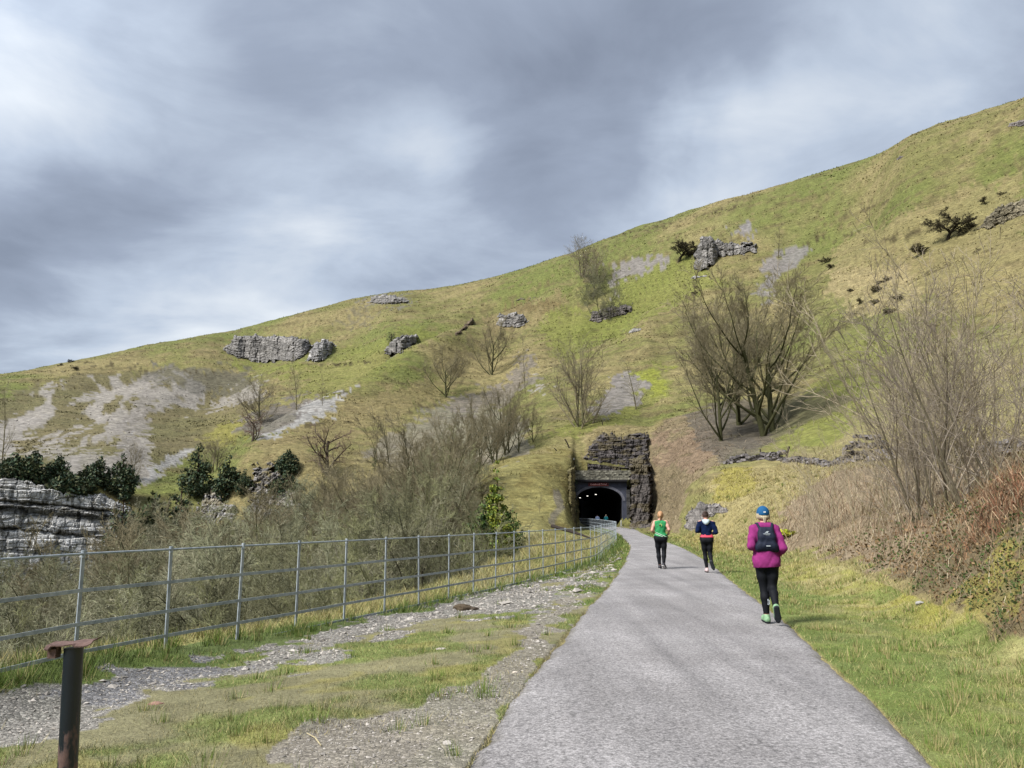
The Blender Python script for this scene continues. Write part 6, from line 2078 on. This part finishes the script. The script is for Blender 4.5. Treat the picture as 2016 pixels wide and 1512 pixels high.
mb.tube([(-.045, -.112, 1.295), (-.015, -.114, 1.288), (.02, -.112, 1.275)], [.005, .016, .005], 8, caps=False)
mb.build('vest_badge', simple('dark_print', A(50, 50, 70)), root)

# --- woman in the navy hoodie
Jb = dict(pelvis=(0, 0, .93), chest=(.01, .04, 1.27), neck=(.0, .05, 1.43), head=(-.01, .09, 1.555),
          shL=(-.175, .03, 1.365), shR=(.18, .03, 1.36), elL=(-.25, -.07, 1.13), elR=(.265, -.06, 1.10), wrL=(-.17, .15, 1.13), wrR=(.19, .13, 1.06),
          hpL=(-.085, 0, .87), hpR=(.085, 0, .87), knL=(-.065, .04, .49), knR=(.07, .0, .50), anL=(-.03, -.02, .085), anR=(.105, -.30, .28),
          toL=(-.05, .12, .03), toR=(.16, -.25, .13), upL=V3(0, .0, 1), upR=norm(V3(.12, .95, .28)))
m_navy = cloth('navy_hoodie', A(18, 32, 66), .95, .1, .2)
m_coral = cloth('coral_shirt', A(232, 86, 106), .85, .1)
m_hoodl = cloth('pale_hood_lining', A(206, 220, 226), .95, .1)
m_shoe_w = simple('pale_trainer', A(214, 190, 188), .7, .25, 40)
root, g, lo, hi, tor = person('woman running in a navy hoodie with pale hood and coral hem, dark hair tied up', (5.50, 21.95, .035), R(-14), Jb,
                              dict(w=.98, leg=.96, arm=1.08, waist=.99, legm=m_leg, hem=1.015, hemtilt=-.03, sleeve=True, topm=m_navy, off=.016, neckz=1.45, shoem=m_shoe_w, shoemR=m_shoe_k, solem=m_sole_d, res=.0095), 1.0)
surface(lambda P: np.maximum(np.maximum(sdf(tor[:4], P, .03, .014), P[..., 2] - 1.04), .955 - .03 * P[..., 0] - P[..., 2]), lo, hi, .010, 'shirt_hem', m_coral, root)
surface(lambda P: np.maximum(sdf([((-.06, -.055, 1.42), (.06, -.055, 1.42), .045, .045), ((-.035, -.075, 1.385), (.035, -.075, 1.385), .05, .05), ((0, -.085, 1.35), (0, -.085, 1.35), .05, .05)], P, .04), P[..., 2] - 1.455), (-.2, -.2, 1.25), (.2, .1, 1.5), .008, 'hood', m_hoodl, root)
hdp = np.array(Jb['head'])
surface(lambda P: np.maximum(sdf([(hdp + [0, -.02, .02], hdp + [0, -.025, .035], .098, .098, (.9, 1, 1.08)), (hdp + [.0, -.07, .09], hdp + [.0, -.09, .10], .04, .04)], P, .02), np.maximum(np.where(P[..., 1] > hdp[1] + .03, hdp[2] + .05 - P[..., 2], -1), hdp[2] - .03 - P[..., 2])) + .0025 * np.sin(P[..., 0] * 300 + P[..., 2] * 80), hdp - .2, hdp + .19, .008, 'hair', m_hair_d, root)

# --- two people walking into the tunnel
Jt = dict(pelvis=(0, 0, .93), chest=(0, .02, 1.27), neck=(.0, .03, 1.43), head=(0, .05, 1.56),
          shL=(-.175, .01, 1.365), shR=(.175, .01, 1.365), elL=(-.25, -.06, 1.12), elR=(.25, -.06, 1.12), wrL=(-.22, .12, 1.08), wrR=(.22, .12, 1.05),
          hpL=(-.085, 0, .87), hpR=(.085, 0, .87), knL=(-.08, .06, .48), knR=(.08, -.02, .49), anL=(-.07, .04, .085), anR=(.08, -.22, .16),
          toL=(-.07, .18, .03), toR=(.1, -.1, .06), upL=V3(0, 0, 1), upR=norm(V3(0, .5, .86)))
for u_, top_c, hair_m, hem_, lb in ((1176, A(196, 214, 246, 1.4), m_hair_d, .93, 'person in a pale top at the tunnel mouth, left one of the pair'),
                                    (1193, A(30, 130, 140, 1.3), m_hair_g, .93, 'person in a teal jacket at the tunnel mouth, right one of the pair')):
    yy = 112.5
    d = pixdir(u_, 1018)
    tm_ = cloth('top_cloth', top_c)
    root, g, lo, hi, tor = person(lb, (d[0] / d[1] * yy, yy, pathz(yy) + .04), R(2), Jt, dict(w=1.05, waist=.98, legm=m_leg, hem=hem_, sleeve=True, topm=tm_, off=.02, neckz=1.45, shoem=m_shoe_k, solem=m_sole_w, arm=1.25, res=.014), 1.0)
    hdp = np.array(Jt['head'])
    surface(lambda P: np.maximum(sdf([(hdp + [0, -.02, .02], hdp + [0, -.025, .035], .1, .1, (.9, 1, 1.08))], P, .02), hdp[2] - .02 - P[..., 2]), hdp - .2, hdp + .19, .012, 'hair', hair_m, root)
